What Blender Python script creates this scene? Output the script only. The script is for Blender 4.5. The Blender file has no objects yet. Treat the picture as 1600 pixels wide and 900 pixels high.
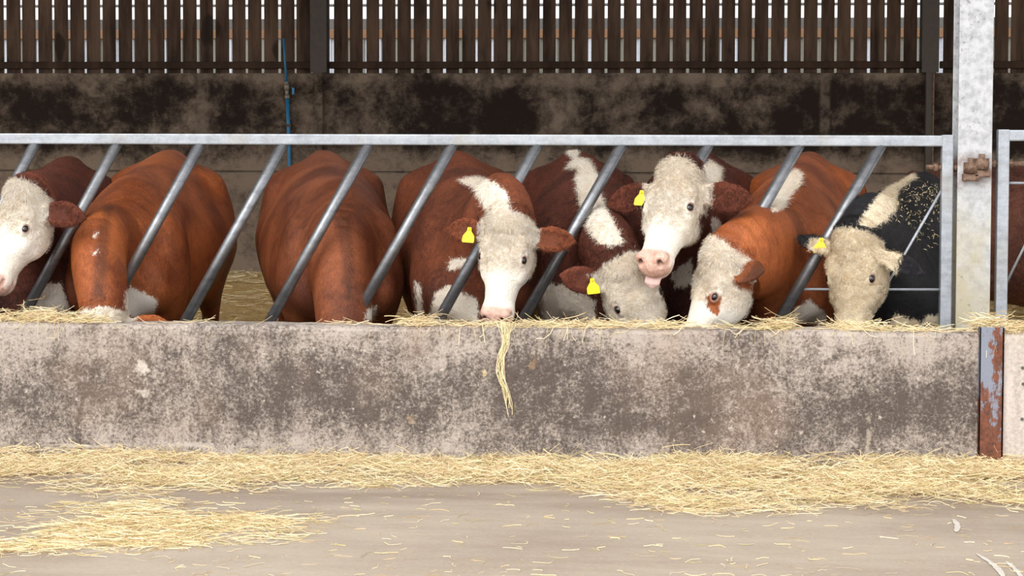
import bpy, bmesh, math, random
from concurrent.futures import ThreadPoolExecutor
import numpy as np
from mathutils import Vector, Matrix

rng = np.random.default_rng(7)
random.seed(7)
SC = bpy.context.scene
COL = SC.collection

# ------------------------------------------------------------------ camera, sky, sun, exposure
FOCAL = 2900.0                      # in pixels of a 1600 px wide frame
YAW, PITCH, ROLL = math.radians(4.5), math.radians(2.6), math.radians(0.15)
CAM = np.array([0.67, -8.5, 1.36])
SHIFT_PX = 96.0
fwd = np.array([-math.sin(YAW) * math.cos(PITCH), math.cos(YAW) * math.cos(PITCH), -math.sin(PITCH)])
rgt0 = np.array([math.cos(YAW), math.sin(YAW), 0.0])
up0 = np.cross(rgt0, fwd)
RGT = rgt0 * math.cos(ROLL) + up0 * math.sin(ROLL)
UPV = up0 * math.cos(ROLL) - rgt0 * math.sin(ROLL)
PCX, PCY = 800.0, 450.0 - SHIFT_PX


def W(px, py, Y):
    """world point at depth plane Y that the photograph shows at (px, py)"""
    d = fwd + RGT * (px - PCX) / FOCAL - UPV * (py - PCY) / FOCAL
    return CAM + d * ((Y - CAM[1]) / d[1])


def proj(P):
    d = np.asarray(P) - CAM
    z = d @ fwd
    return np.stack([PCX + FOCAL * (d @ RGT) / z, PCY - FOCAL * (d @ UPV) / z], -1)


cam_d = bpy.data.cameras.new('camera')
cam_d.sensor_width = 36.0
cam_d.lens = FOCAL * 36.0 / 1600.0
cam_d.shift_y = -SHIFT_PX / 1600.0
cam_d.clip_end = 300
cam = bpy.data.objects.new('camera', cam_d)
COL.objects.link(cam)
m = Matrix.Identity(4)
for i in range(3):
    m[i][0], m[i][1], m[i][2], m[i][3] = RGT[i], UPV[i], -fwd[i], CAM[i]
cam.matrix_world = m
SC.camera = cam

SC.view_settings.view_transform = 'Standard'
SC.view_settings.look = 'None'
SC.view_settings.gamma = 1.0
SC.view_settings.use_curve_mapping = False
SC.view_settings.exposure = 0.82

world = bpy.data.worlds.new('overcast_sky')
SC.world = world
world.use_nodes = True
wn = world.node_tree
bg = wn.nodes['Background']
bg.inputs['Color'].default_value = (0.97, 0.98, 1.0, 1)
bg.inputs['Strength'].default_value = 0.95

sun_d = bpy.data.lights.new('sun', 'SUN')
sun_d.energy = 1.3
sun_d.angle = math.radians(50)
sun_d.color = (1.0, 0.97, 0.92)
sun = bpy.data.objects.new('sun', sun_d)
COL.objects.link(sun)
sun.location = (-4, -12, 12)
sun.rotation_euler = Vector((-0.30, -0.80, 0.62)).to_track_quat('Z', 'Y').to_euler()


# ------------------------------------------------------------------ helpers: materials
def lin(r, g, b):
    f = lambda c: ((c / 255) / 12.92) if c / 255 <= 0.04045 else (((c / 255) + 0.055) / 1.055) ** 2.4
    return (f(r), f(g), f(b), 1.0)


class NT:
    """tiny node-graph helper"""

    def __init__(self, name):
        self.m = bpy.data.materials.new(name)
        self.m.use_nodes = True
        self.t = self.m.node_tree
        self.b = self.t.nodes['Principled BSDF']
        self.co = None

    def n(self, typ, **kw):
        nd = self.t.nodes.new(typ)
        for k, v in kw.items():
            setattr(nd, k, v)
        return nd

    def put(self, sock, v):
        if isinstance(v, bpy.types.NodeSocket):
            self.t.links.new(v, sock)
        elif isinstance(v, (int, float)):
            sock.default_value = v if sock.type == 'VALUE' else ((v, v, v, 1) if sock.type == 'RGBA' else (v, v, v))
        else:
            v = tuple(v)
            if sock.type == 'VECTOR':
                v = v[:3]
            sock.default_value = v

    def coord(self, scale=(1, 1, 1), kind='Object', off=(0, 0, 0)):
        if self.co is None:
            self.co = self.n('ShaderNodeTexCoord')
        mp = self.n('ShaderNodeMapping')
        self.put(mp.inputs['Vector'], self.co.outputs[kind])
        mp.inputs['Scale'].default_value = scale
        mp.inputs['Location'].default_value = off
        return mp.outputs[0]

    def noise(self, scale, detail=4, rough=0.55, vec=None, dist=0.0):
        nd = self.n('ShaderNodeTexNoise')
        self.put(nd.inputs['Vector'], vec if vec is not None else self.coord())
        nd.inputs['Scale'].default_value = scale
        nd.inputs['Detail'].default_value = detail
        nd.inputs['Roughness'].default_value = rough
        nd.inputs['Distortion'].default_value = dist
        return nd.outputs[0]

    def voro(self, scale, vec=None, feature='F1'):
        nd = self.n('ShaderNodeTexVoronoi', feature=feature)
        self.put(nd.inputs['Vector'], vec if vec is not None else self.coord())
        nd.inputs['Scale'].default_value = scale
        return nd.outputs['Distance']

    def ramp(self, v, lo, hi):
        nd = self.n('ShaderNodeMapRange', interpolation_type='SMOOTHSTEP')
        self.put(nd.inputs['Value'], v)
        nd.inputs['From Min'].default_value = lo
        nd.inputs['From Max'].default_value = hi
        return nd.outputs[0]

    def math(self, op, a, b=0.0, c=0.0):
        nd = self.n('ShaderNodeMath', operation=op)
        self.put(nd.inputs[0], a)
        self.put(nd.inputs[1], b)
        if op == 'MULTIPLY_ADD':
            self.put(nd.inputs[2], c)
        return nd.outputs[0]

    def mix(self, f, a, b, blend='MIX'):
        nd = self.n('ShaderNodeMix', data_type='RGBA', blend_type=blend)
        self.put(nd.inputs[0], f)
        self.put(nd.inputs[6], a)
        self.put(nd.inputs[7], b)
        return nd.outputs[2]

    def sep(self, v):
        nd = self.n('ShaderNodeSeparateXYZ')
        self.put(nd.inputs[0], v)
        return nd.outputs

    def bump(self, h, strength=0.5, dist=0.01, normal=None):
        nd = self.n('ShaderNodeBump')
        self.put(nd.inputs['Height'], h)
        nd.inputs['Strength'].default_value = strength
        nd.inputs['Distance'].default_value = dist
        if normal is not None:
            self.put(nd.inputs['Normal'], normal)
        return nd.outputs[0]

    def done(self, color, rough=0.7, metal=0.0, normal=None, spec=0.5, **kw):
        self.put(self.b.inputs['Base Color'], color)
        self.put(self.b.inputs['Roughness'], rough)
        self.put(self.b.inputs['Metallic'], metal)
        self.put(self.b.inputs['Specular IOR Level'], spec)
        if normal is not None:
            self.put(self.b.inputs['Normal'], normal)
        for k, v in kw.items():
            self.put(self.b.inputs[k], v)
        return self.m


# ------------------------------------------------------------------ helpers: objects
def tag(o, label=None, cat=None, group=None, kind=None):
    if label:
        o['label'] = label
    if cat:
        o['category'] = cat
    if group:
        o['group'] = group
    if kind:
        o['kind'] = kind
    return o


def link(name, me, mat, parent=None, smooth=False):
    o = bpy.data.objects.new(name, me)
    COL.objects.link(o)
    if mat is not None:
        for mm in (mat if isinstance(mat, (list, tuple)) else [mat]):
            me.materials.append(mm)
    if parent is not None:
        o.parent = parent
        o.location = -np.array(parent_world(parent))
    if smooth:
        me.polygons.foreach_set('use_smooth', np.ones(len(me.polygons), dtype=bool))
    return o


def parent_world(p):
    v = np.zeros(3)
    while p is not None:
        v = v + np.array(p.location)
        p = p.parent
    return v


def empty(name, loc):
    o = bpy.data.objects.new(name, None)
    COL.objects.link(o)
    o.location = loc
    return o


class MB:
    """collects shapes given in world coordinates, builds ONE mesh object"""

    def __init__(self):
        self.bm = bmesh.new()

    def box(self, lo, hi, bevel=0.0, seg=2):
        lo, hi = np.minimum(lo, hi), np.maximum(lo, hi)
        r = bmesh.ops.create_cube(self.bm, size=1.0)
        vs = r['verts']
        for v in vs:
            for i in range(3):
                v.co[i] = lo[i] if v.co[i] < 0 else hi[i]
        if bevel:
            es = list({e for v in vs for e in v.link_edges})
            bmesh.ops.bevel(self.bm, geom=es, offset=bevel, segments=seg, affect='EDGES', profile=0.5)
        return self

    def tube(self, pts, r, seg=16, caps=True):
        pts = [Vector(p) for p in pts]
        rs = r if isinstance(r, (list, tuple)) else [r] * len(pts)
        rings = []
        ref = None
        for i, p in enumerate(pts):
            t = (pts[min(i + 1, len(pts) - 1)] - pts[max(i - 1, 0)]).normalized()
            if ref is None:
                ref = t.orthogonal().normalized()
            ref = (ref - t * ref.dot(t)).normalized()
            b = t.cross(ref)
            rings.append([self.bm.verts.new(p + (ref * math.cos(2 * math.pi * k / seg) + b * math.sin(2 * math.pi * k / seg)) * rs[i]) for k in range(seg)])
        for a, b in zip(rings, rings[1:]):
            for k in range(seg):
                f = self.bm.faces.new((a[k], a[(k + 1) % seg], b[(k + 1) % seg], b[k]))
                f.smooth = True
        if caps:
            self.bm.faces.new(rings[0][::-1])
            self.bm.faces.new(rings[-1])
        return self

    def prism(self, outline, axis, a, b, bevel=0.0):
        """extrude a 2-D outline (list of (u, v)) along axis 0/1/2 from a to b"""
        def P(u, v, w):
            q = [u, v]
            q.insert(axis, w)
            return Vector(q)
        n = len(outline)
        A = [self.bm.verts.new(P(u, v, a)) for u, v in outline]
        B = [self.bm.verts.new(P(u, v, b)) for u, v in outline]
        fs = [self.bm.faces.new(A[::-1]), self.bm.faces.new(B)]
        for k in range(n):
            fs.append(self.bm.faces.new((A[k], A[(k + 1) % n], B[(k + 1) % n], B[k])))
        bmesh.ops.recalc_face_normals(self.bm, faces=fs)
        if bevel:
            es = list({e for f in fs for e in f.edges})
            bmesh.ops.bevel(self.bm, geom=es, offset=bevel, segments=2, affect='EDGES', profile=0.5)
        return self

    def build(self, name, mat, parent=None, smooth=False):
        me = bpy.data.meshes.new(name)
        bmesh.ops.recalc_face_normals(self.bm, faces=self.bm.faces[:])
        self.bm.to_mesh(me)
        self.bm.free()
        return link(name, me, mat, parent, smooth)


def np_mesh(name, verts, faces):
    """faces: (n, 3) or (n, 4) int array"""
    me = bpy.data.meshes.new(name)
    nv, nf, k = len(verts), len(faces), faces.shape[1]
    me.vertices.add(nv)
    me.vertices.foreach_set('co', np.ascontiguousarray(verts, dtype=np.float32).ravel())
    me.loops.add(nf * k)
    me.loops.foreach_set('vertex_index', np.ascontiguousarray(faces, dtype=np.int32).ravel())
    me.polygons.add(nf)
    me.polygons.foreach_set('loop_start', np.arange(0, nf * k, k, dtype=np.int32))
    me.polygons.foreach_set('loop_total', np.full(nf, k, dtype=np.int32))
    me.update(calc_edges=True)
    return me


def set_attr(me, name, data):
    a = me.attributes.new(name, 'FLOAT_COLOR', 'POINT')
    a.data.foreach_set('color', np.ascontiguousarray(data, dtype=np.float32).ravel())


# ------------------------------------------------------------------ materials
def mat_front_concrete():
    t = NT('weathered_concrete')
    v = t.coord()
    x, y, z = t.sep(v)
    big = t.noise(1.7, 4, 0.6, t.coord((1, 1, 1.5)), 0.5)
    med = t.noise(6.5, 6, 0.68, t.coord((1, 1, 0.7), off=(3, 0, 1)), 0.4)
    streak = t.noise(13.0, 4, 0.6, t.coord((1.6, 1, 0.10), off=(5, 2, 0)))
    fine = t.noise(80.0, 4, 0.8)
    fine2 = t.noise(30.0, 6, 0.8, t.coord(off=(7, 1, 3)))
    # the dark algae film is thickest across the middle of the wall, thin at its top and foot
    band = t.math('MULTIPLY', t.ramp(z, -0.06, 0.22), t.ramp(z, 0.62, 0.34))
    d = t.math('MULTIPLY_ADD', big, 1.35, -0.68)
    d = t.math('MULTIPLY_ADD', med, 0.8, d)
    d = t.math('MULTIPLY_ADD', streak, 0.45, d)
    d = t.math('MULTIPLY_ADD', band, 0.30, d)
    d = t.math('MULTIPLY_ADD', fine, 1.7, d)
    d = t.math('MULTIPLY_ADD', fine2, 1.5, d)
    dark = t.math('MULTIPLY', t.ramp(d, 1.98, 2.75), 0.94)
    base = t.mix(t.noise(4, 3), lin(204, 192, 181), lin(176, 164, 154))
    col = t.mix(dark, base, lin(86, 76, 70))
    warm = t.noise(2.6, 3, 0.5, t.coord(off=(1, 5, 4)))
    col = t.mix(t.math('MULTIPLY', t.ramp(warm, 0.48, 0.75), 0.28), col, lin(172, 146, 126))
    # pits, chips and pale spatter
    sp = t.noise(24.0, 3, 0.6, t.coord(off=(2, 2, 2)))
    col = t.mix(t.math('MULTIPLY', t.ramp(sp, 0.66, 0.74), 0.7), col, lin(216, 204, 192))
    pit = t.noise(58.0, 3, 0.6, t.coord(off=(9, 1, 2)))
    col = t.mix(t.math('MULTIPLY', t.ramp(pit, 0.60, 0.70), 0.55), col, lin(64, 56, 52))
    # splashes of white at known spots: (x, z, half width, half height, colour)
    for px, py, rx, rz, cc_ in ((222, 575, .035, .05, (226, 216, 204)), (226, 615, .06, .035, (214, 202, 190)), (130, 697, .20, .013, (222, 212, 202)), (290, 694, .18, .020, (206, 194, 184)),
                                (832, 568, .025, .045, (150, 122, 96)), (642, 656, .022, .03, (176, 152, 130)), (757, 583, .012, .016, (220, 196, 150)), (1085, 650, .008, .02, (226, 218, 208)),
                                (1356, 690, .018, .11, (190, 176, 160)), (1102, 712, .012, .045, (88, 72, 60)), (850, 703, .012, .012, (196, 160, 90))):
        p = W(px, py, -0.65)
        ex = t.math('MULTIPLY', t.math('ADD', x, -p[0]), 1 / rx)
        ez = t.math('MULTIPLY', t.math('ADD', z, -p[2]), 1 / rz)
        r2 = t.math('SQRT', t.math('ADD', t.math('MULTIPLY', ex, ex), t.math('MULTIPLY', ez, ez)))
        r2 = t.math('MULTIPLY_ADD', fine2, 3.0, t.math('MULTIPLY_ADD', sp, 1.6, r2))
        col = t.mix(t.math('MULTIPLY', t.ramp(r2, 3.15, 2.5), 0.7), col, lin(*cc_))
    h = t.math('MULTIPLY_ADD', fine2, 1.2, fine)
    return t.done(col, 0.92, normal=t.bump(h, 0.8, 0.006), spec=0.2)


def mat_pale_concrete():
    t = NT('pale_concrete')
    fine = t.noise(60, 5, 0.7)
    streak = t.noise(6, 4, 0.6, t.coord((1.5, 1, 0.2)))
    d = t.math('MULTIPLY_ADD', fine, 0.6, t.math('MULTIPLY', streak, 0.8))
    col = t.mix(t.ramp(d, 0.6, 1.0), lin(214, 204, 196), lin(160, 150, 142))
    return t.done(col, 0.9, normal=t.bump(fine, 0.4, 0.004), spec=0.2)


def mat_ground():
    t = NT('yard_concrete')
    big = t.noise(0.8, 5, 0.6, None, 0.5)
    drag = t.noise(3.0, 5, 0.65, t.coord((0.35, 1.5, 1)))
    fine = t.noise(55, 5, 0.7)
    d = t.math('MULTIPLY_ADD', big, 0.7, t.math('MULTIPLY', drag, 0.6))
    d = t.math('MULTIPLY_ADD', fine, 0.3, d)
    col = t.mix(t.ramp(d, 0.55, 1.05), lin(182, 168, 151), lin(152, 137, 121))
    # damp brown dirt along the foot of the feed wall
    x, y, z = t.sep(t.coord())
    near = t.math('MULTIPLY', t.ramp(y, -1.95, -1.25), t.ramp(t.noise(1.6, 4, 0.6, t.coord((0.5, 2.0, 1), off=(4, 1, 0))), 0.38, 0.62))
    col = t.mix(t.math('MULTIPLY', near, 0.6), col, lin(122, 103, 88))
    chip = t.noise(38, 2, 0.5, t.coord((0.5, 1.6, 1), off=(3, 3, 0)))
    col = t.mix(t.math('MULTIPLY', t.ramp(chip, 0.69, 0.74), 0.6), col, lin(214, 196, 160))
    h = t.math('MULTIPLY_ADD', drag, 0.6, fine)
    return t.done(col, 0.85, normal=t.bump(h, 0.35, 0.006), spec=0.3)


def mat_back_concrete():
    t = NT('stained_dark_concrete')
    big = t.noise(1.6, 6, 0.72, t.coord((1, 1, 1.2)), 0.15)
    med = t.noise(7.0, 8, 0.75, t.coord(off=(4, 0, 2)), 0.1)
    d = t.math('MULTIPLY_ADD', big, 0.9, t.math('MULTIPLY', med, 0.6))
    x, y, z = t.sep(t.coord())
    d = t.math('MULTIPLY_ADD', t.ramp(z, 1.16, 1.36), 0.20, d)
    d = t.math('MULTIPLY_ADD', t.ramp(z, 1.86, 1.74), 0.10, d)
    col = t.mix(t.ramp(d, 0.78, 1.12), lin(140, 124, 108), lin(42, 33, 28))
    # cleaner vertical runs where the panels are tied
    for cx, w in ((-2.93, 0.065), (0.0, 0.06), (1.95, 0.05)):
        s = t.ramp(t.math('ABSOLUTE', t.math('ADD', x, -cx)), w, w * 0.45)
        s = t.math('MULTIPLY', s, t.ramp(t.noise(9, 4, 0.6, t.coord(off=(2, 7, 1))), 0.35, 0.6))
        col = t.mix(t.math('MULTIPLY', s, 0.55), col, lin(132, 118, 104))
    return t.done(col, 0.9, normal=t.bump(med, 0.3, 0.01), spec=0.2)


def mat_galv(name='galvanised_steel', c1=(182, 188, 196), c2=(142, 147, 153), dirt=(168, 156, 138), dark=0.0, metal=0.35):
    t = NT(name)
    sp = t.voro(90.0)
    n1 = t.noise(22, 5, 0.65)
    n2 = t.noise(3.0, 5, 0.6, t.coord((1, 1, 0.5)))
    br = t.noise(9, 4, 0.6, t.coord((0.4, 1, 3.0)))
    d = t.math('MULTIPLY_ADD', sp, 0.10, t.math('MULTIPLY_ADD', br, 0.5, t.math('MULTIPLY', n1, 0.5)))
    col = t.mix(t.ramp(d, 0.36, 0.80), lin(*c1), lin(*c2))
    col = t.mix(t.math('MULTIPLY', t.ramp(n2, 0.5, 0.75), 0.55), col, lin(*dirt))
    if dark:
        spk = t.noise(70, 3, 0.65, t.coord((1, 1, 0.7), off=(3, 4, 5)))
        col = t.mix(t.math('MULTIPLY', t.ramp(spk, 0.60, 0.70), dark), col, lin(84, 80, 76))
    return t.done(col, t.math('MULTIPLY_ADD', n1, 0.25, 0.38 - 0.1 * (metal > .5)), metal, normal=t.bump(n1, 0.08, 0.003), spec=0.5)


def mat_column():
    t = NT('galvanised_column')
    n1 = t.noise(22, 5, 0.65)
    n2 = t.noise(2.4, 5, 0.6, t.coord((1, 1, 0.6)))
    col = t.mix(t.ramp(n1, 0.35, 0.7), lin(196, 198, 201), lin(160, 162, 165))
    x, y, z = t.sep(t.coord())
    low = t.ramp(z, 1.25, 0.85)
    col = t.mix(t.math('MULTIPLY', low, t.ramp(n2, 0.35, 0.6)), col, lin(186, 176, 148))
    spk = t.noise(70, 3, 0.65, t.coord((1, 1, 0.7), off=(3, 4, 5)))
    col = t.mix(t.math('MULTIPLY', t.math('MULTIPLY', t.ramp(spk, 0.57, 0.70), t.ramp(n2, 0.4, 0.62)), 0.65), col, lin(84, 80, 76))
    # rust bloom around the hinge brackets
    dz = t.math('ABSOLUTE', t.math('ADD', z, -1.235))
    rb = t.math('MULTIPLY', t.ramp(dz, 0.11, 0.01), t.ramp(t.noise(11, 4, 0.6), 0.3, 0.65))
    col = t.mix(t.math('MULTIPLY', rb, 0.75), col, lin(132, 88, 66))
    return t.done(col, 0.5, 0.15, normal=t.bump(n1, 0.1, 0.003), spec=0.4)


def mat_rust(name='rusty_iron', a=(136, 112, 96), b=(88, 62, 50)):
    t = NT(name)
    n1 = t.noise(45, 5, 0.7)
    col = t.mix(t.ramp(n1, 0.35, 0.68), lin(*a), lin(*b))
    return t.done(col, 0.85, 0.1, normal=t.bump(n1, 0.4, 0.003), spec=0.3)


def mat_rust_paint():
    t = NT('rust_and_flaking_blue_paint')
    n1 = t.noise(14, 6, 0.7, t.coord((1.3, 1, 0.28)))
    n2 = t.noise(48, 5, 0.7)
    x, y, z = t.sep(t.coord())
    up = t.ramp(z, 0.12, 0.46)
    d = t.math('MULTIPLY_ADD', up, 0.15, t.math('MULTIPLY_ADD', n2, 0.45, n1))
    rust = t.mix(t.ramp(n2, 0.3, 0.7), lin(132, 80, 58), lin(84, 52, 42))
    col = t.mix(t.ramp(d, 0.80, 0.90), rust, lin(134, 140, 154))
    return t.done(col, 0.75, 0.0, normal=t.bump(t.math('ADD', n1, n2), 0.5, 0.004), spec=0.35)


def mat_timber(name, a, b, scale=1.0, seed=0.0):
    t = NT(name)
    g = t.noise(14 * scale, 6, 0.65, t.coord((1.0, 1.0, 0.09), off=(seed, seed, seed)), 0.6)
    n2 = t.noise(2.2, 4, 0.6, t.coord((2.5, 1, 0.8), off=(seed, 1, 2)))
    n3 = t.noise(8.3, 1, 0.5, t.coord((1, 0.02, 0.02), off=(seed, 1, 2)))
    d = t.math('MULTIPLY_ADD', n2, 0.6, t.math('MULTIPLY', g, 0.7))
    d = t.math('MULTIPLY_ADD', n3, 0.35, d)
    col = t.mix(t.ramp(d, 0.55, 1.1), lin(*a), lin(*b))
    knot = t.noise(4.5, 2, 0.5, t.coord((1, 1, 0.6), off=(seed, 8, 3)))
    col = t.mix(t.math('MULTIPLY', t.ramp(knot, 0.66, 0.74), 0.7), col, lin(26, 20, 16))
    return t.done(col, 0.85, normal=t.bump(g, 0.3, 0.004), spec=0.2)


def mat_plain(name, rgb, rough=0.6, metal=0.0, var=0.12, sc=25, **kw):
    t = NT(name)
    n1 = t.noise(sc, 4, 0.6)
    a = lin(*rgb)
    b = tuple(c * (1 - var) for c in a[:3]) + (1,)
    return t.done(t.mix(t.ramp(n1, 0.35, 0.65), a, b), rough, metal, **kw)


def mat_hay(name, a, b, c):
    t = NT(name)
    at = t.n('ShaderNodeAttribute', attribute_name='tint')
    r, g, bl = t.sep(at.outputs['Vector'])
    col = t.mix(r, lin(*a), lin(*b))
    col = t.mix(t.ramp(g, 0.72, 0.95), col, lin(*c))
    return t.done(col, 0.75, spec=0.25)


def mat_litter(name, a, b):
    t = NT(name)
    n1 = t.noise(40, 5, 0.7, t.coord((0.45, 1.3, 1)), 1.5)
    n2 = t.noise(110, 4, 0.7, t.coord((0.5, 1.2, 1)), 0.8)
    d = t.math('MULTIPLY_ADD', n2, 0.7, n1)
    col = t.mix(t.ramp(d, 0.6, 1.05), lin(*a), lin(*b))
    return t.done(col, 0.9, normal=t.bump(d, 1.0, 0.012), spec=0.15)


def mat_coat(name, light, dark, gloss=0.5, curly=0.35, cream=(255, 247, 234), cream2=(232, 208, 172)):
    """coat: attribute R = white-hair field, G = bare pink skin, B = dark skin, A = curliness"""
    t = NT(name)
    at = t.n('ShaderNodeAttribute', attribute_name='coat')
    r, g, b = t.sep(at.outputs['Vector'])
    al = at.outputs['Alpha']
    v = t.coord()
    hair = t.noise(150, 4, 0.7, t.coord((1, 0.6, 0.28)), 0.6)
    lock = t.noise(26, 5, 0.7, t.coord((1, 0.8, 0.7)), 1.6)
    curl = t.noise(55, 4, 0.7, v, 2.2)
    big = t.noise(3.2, 4, 0.55, t.coord((1, 1, 1.0)), 0.6)
    edge = t.math('MULTIPLY_ADD', t.math('ADD', lock, -0.5), 0.16, r)
    edge = t.math('MULTIPLY_ADD', t.math('ADD', hair, -0.5), 0.16, edge)
    white = t.ramp(edge, 0.475, 0.525)
    bd = t.math('MULTIPLY_ADD', big, 0.75, t.math('MULTIPLY', lock, 0.25 + 0.5 * curly))
    brown = t.mix(t.ramp(bd, 0.34 + 0.2 * curly, 0.64 + 0.42 * curly), lin(*light), lin(*dark))
    brown = t.mix(t.math('MULTIPLY', t.ramp(hair, 0.40, 0.62), 0.28), brown, tuple(c * 0.45 for c in lin(*dark)[:3]) + (1,))
    cl = t.math('MULTIPLY', al, t.ramp(t.math('MULTIPLY_ADD', curl, 0.6, t.math('MULTIPLY', lock, 0.5)), 0.48, 0.72))
    wh = t.mix(t.math('MULTIPLY', cl, 0.75), lin(*cream), lin(*cream2))
    wh = t.mix(t.math('MULTIPLY', t.ramp(big, 0.45, 0.7), 0.3), wh, lin(*cream2))
    tt = t.n('ShaderNodeAttribute', attribute_name='tint')
    tr, tg_, tb = t.sep(tt.outputs['Vector'])
    wh = t.mix(t.math('MULTIPLY', t.ramp(tr, .35, 1.0), 0.62), wh, tuple(c * .97 for c in lin(*cream2)[:3]) + (1,))
    brown = t.mix(t.math('MULTIPLY', t.ramp(tr, .55, 1.0), 0.6), brown, tuple(c * 0.55 for c in lin(*dark)[:3]) + (1,))
    brown = t.mix(t.math('MULTIPLY', t.math('MULTIPLY', t.ramp(tr, .45, .05), tg_), 0.6), brown, tuple(min(1, c * 1.4) for c in lin(*light)[:3]) + (1,))
    col = t.mix(white, brown, wh)
    col = t.mix(g, col, t.mix(t.ramp(t.noise(38, 4, 0.6), 0.35, 0.75), lin(238, 198, 180), lin(216, 162, 142)))
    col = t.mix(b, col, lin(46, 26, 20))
    hgt = t.math('MULTIPLY_ADD', hair, 0.5, t.math('MULTIPLY', lock, curly * 2.2))
    hgt = t.math('MULTIPLY_ADD', t.math('MULTIPLY', curl, al), 1.1, hgt)
    nrm = t.bump(hgt, 0.75, 0.011)
    rough = t.mix(white, (1 - gloss * 0.85,) * 3 + (1,), (0.8,) * 3 + (1,))
    rough = t.mix(g, rough, (0.42,) * 3 + (1,))
    return t.done(col, rough, normal=nrm, spec=0.4, **{'Sheen Weight': 0.0})


M = {}
M['front'] = mat_front_concrete()
M['pale'] = mat_pale_concrete()
M['ground'] = mat_ground()
M['back'] = mat_back_concrete()
M['galv'] = mat_galv()
M['bar'] = mat_galv('galvanised_tube', (150, 152, 156), (112, 114, 118), (122, 118, 112), 0.2, 0.8)
M['column'] = mat_column()
M['rust'] = mat_rust()
M['rustpaint'] = mat_rust_paint()
M['board'] = mat_timber('brown_boarding', (110, 88, 72), (48, 36, 29))
M['rail'] = mat_timber('dark_timber_rail', (74, 58, 46), (48, 36, 28))
M['backpost'] = mat_plain('dark_steel_post', (82, 74, 68), 0.7, 0.1)
M['pipe'] = mat_plain('blue_plastic_pipe', (44, 124, 170), 0.45)
M['brass'] = mat_plain('dull_valve_metal', (150, 140, 128), 0.5, 0.3)
M['hay'] = mat_hay('dry_hay', (250, 234, 198), (222, 194, 146), (196, 184, 128))
M['litter'] = mat_litter('hay_litter', (226, 202, 158), (160, 132, 96))
M['bedding'] = mat_litter('straw_bedding', (255, 224, 160), (196, 152, 90))
M['roof'] = mat_plain('fibre_cement_roof', (120, 116, 110), 0.9)
M['tag'] = mat_plain('yellow_plastic', (250, 218, 20), 0.4, 0, 0.04)
M['eye'] = mat_plain('dark_eye', (26, 15, 12), 0.08, 0, 0.3, 40, spec=0.8)
M['tongue'] = mat_plain('pink_tongue', (246, 206, 198), 0.45, 0, 0.15, 60)
M['shed'] = mat_plain('grey_shed_sheeting', (118, 118, 110), 0.7)
M['shedtimber'] = mat_plain('brown_shed_timber', (124, 92, 66), 0.8)
M['sheddark'] = mat_plain('dark_eave', (92, 90, 88), 0.8)
M['clear'] = mat_plain('pale_ribbed_sheeting', (178, 184, 194), 0.6)
M['paint'] = mat_plain('worn_white_paint', (208, 200, 190), 0.8)

# ------------------------------------------------------------------ the setting
Z_WT = W(750, 512, -0.65)[2]         # top of the feed wall
Z_RB, Z_RT = W(750, 227, 0)[2], W(750, 210, 0)[2]
BACK = 6.0
Z_LEDGE = W(750, 114, BACK)[2]
print('wall top', Z_WT, 'rail', Z_RB, Z_RT, 'ledge', Z_LEDGE, 'ground', W(750, 719, -0.65)[2])
XL, XR = -11.0, 9.0

me = MB().box((-14, -12, -0.2), (14, 40, 0.0)).build('floor', M['ground'])
tag(me, kind='structure', label='worn grey concrete yard in front of the feed wall', cat='ground')

X_POST0, X_POST1 = W(1528, 600, -0.65)[0], W(1567, 600, -0.65)[0]


def feed_wall(name, x0, x1, mat, label):
    bm = bmesh.new()
    prof = [(-0.65, -0.05), (-0.65, Z_WT - 0.02), (-0.643, Z_WT - 0.007), (-0.625, Z_WT), (-0.525, Z_WT + 0.002), (-0.507, Z_WT - 0.006), (-0.50, Z_WT - 0.025), (-0.50, -0.05)]
    n = max(2, int((x1 - x0) / 0.05))
    rings = []
    for i in range(n + 1):
        x = x0 + (x1 - x0) * i / n
        ring = []
        for j, (y, z) in enumerate(prof):
            top = 1.0 if 2 <= j <= 5 else 0.0
            edge = 1.0 if j in (1, 2, 3) else 0.3
            ring.append(bm.verts.new((x, y + edge * 0.004 * math.sin(x * 7.3) + edge * random.uniform(-.002, .002),
                                      z + top * (0.003 * math.sin(x * 5.1 + 1) + random.uniform(-.0015, .0015)))))
        rings.append(ring)
    k = len(prof)
    for a, b in zip(rings, rings[1:]):
        for j in range(k):
            f = bm.faces.new((a[j], b[j], b[(j + 1) % k], a[(j + 1) % k]))
    bm.faces.new(rings[0])
    bm.faces.new(rings[-1][::-1])
    bmesh.ops.recalc_face_normals(bm, faces=bm.faces[:])
    mesh = bpy.data.meshes.new(name)
    bm.to_mesh(mesh)
    bm.free()
    return tag(link(name, mesh, mat), kind='structure', label=label, cat='wall')


feed_wall('wall_front', XL, X_POST0 + 0.004, M['front'], 'long low stained concrete feed wall below the cattle')
w2 = feed_wall('wall_right', X_POST1 - 0.004, XR, M['pale'], 'pale concrete feed wall piece beyond the rusty steel post')
# bolt holes of the pale panel
bh = MB()
for px, py in ((1598, 575), (1597, 655), (1599, 600)):
    p = W(px, py, -0.652)
    bh.tube([p + np.array([0, 0.004, 0]), p - np.array([0, 0.001, 0])], 0.007, 10)
o = bh.build('bolt_hole', M['sheddark'], w2)

# kerb under the fence and trough floor
tag(MB().box((XL, 0.02, 0.0), (XR, 0.14, 0.40), 0.01).build('wall_inner', M['back']), kind='structure', label='inner concrete kerb of the feed trough', cat='wall')
tag(MB().box((XL, -0.502, 0.0), (XR, 0.022, 0.10)).build('trim_1', M['back']), kind='structure', label='concrete floor of the feed trough', cat='trough floor')

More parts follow.
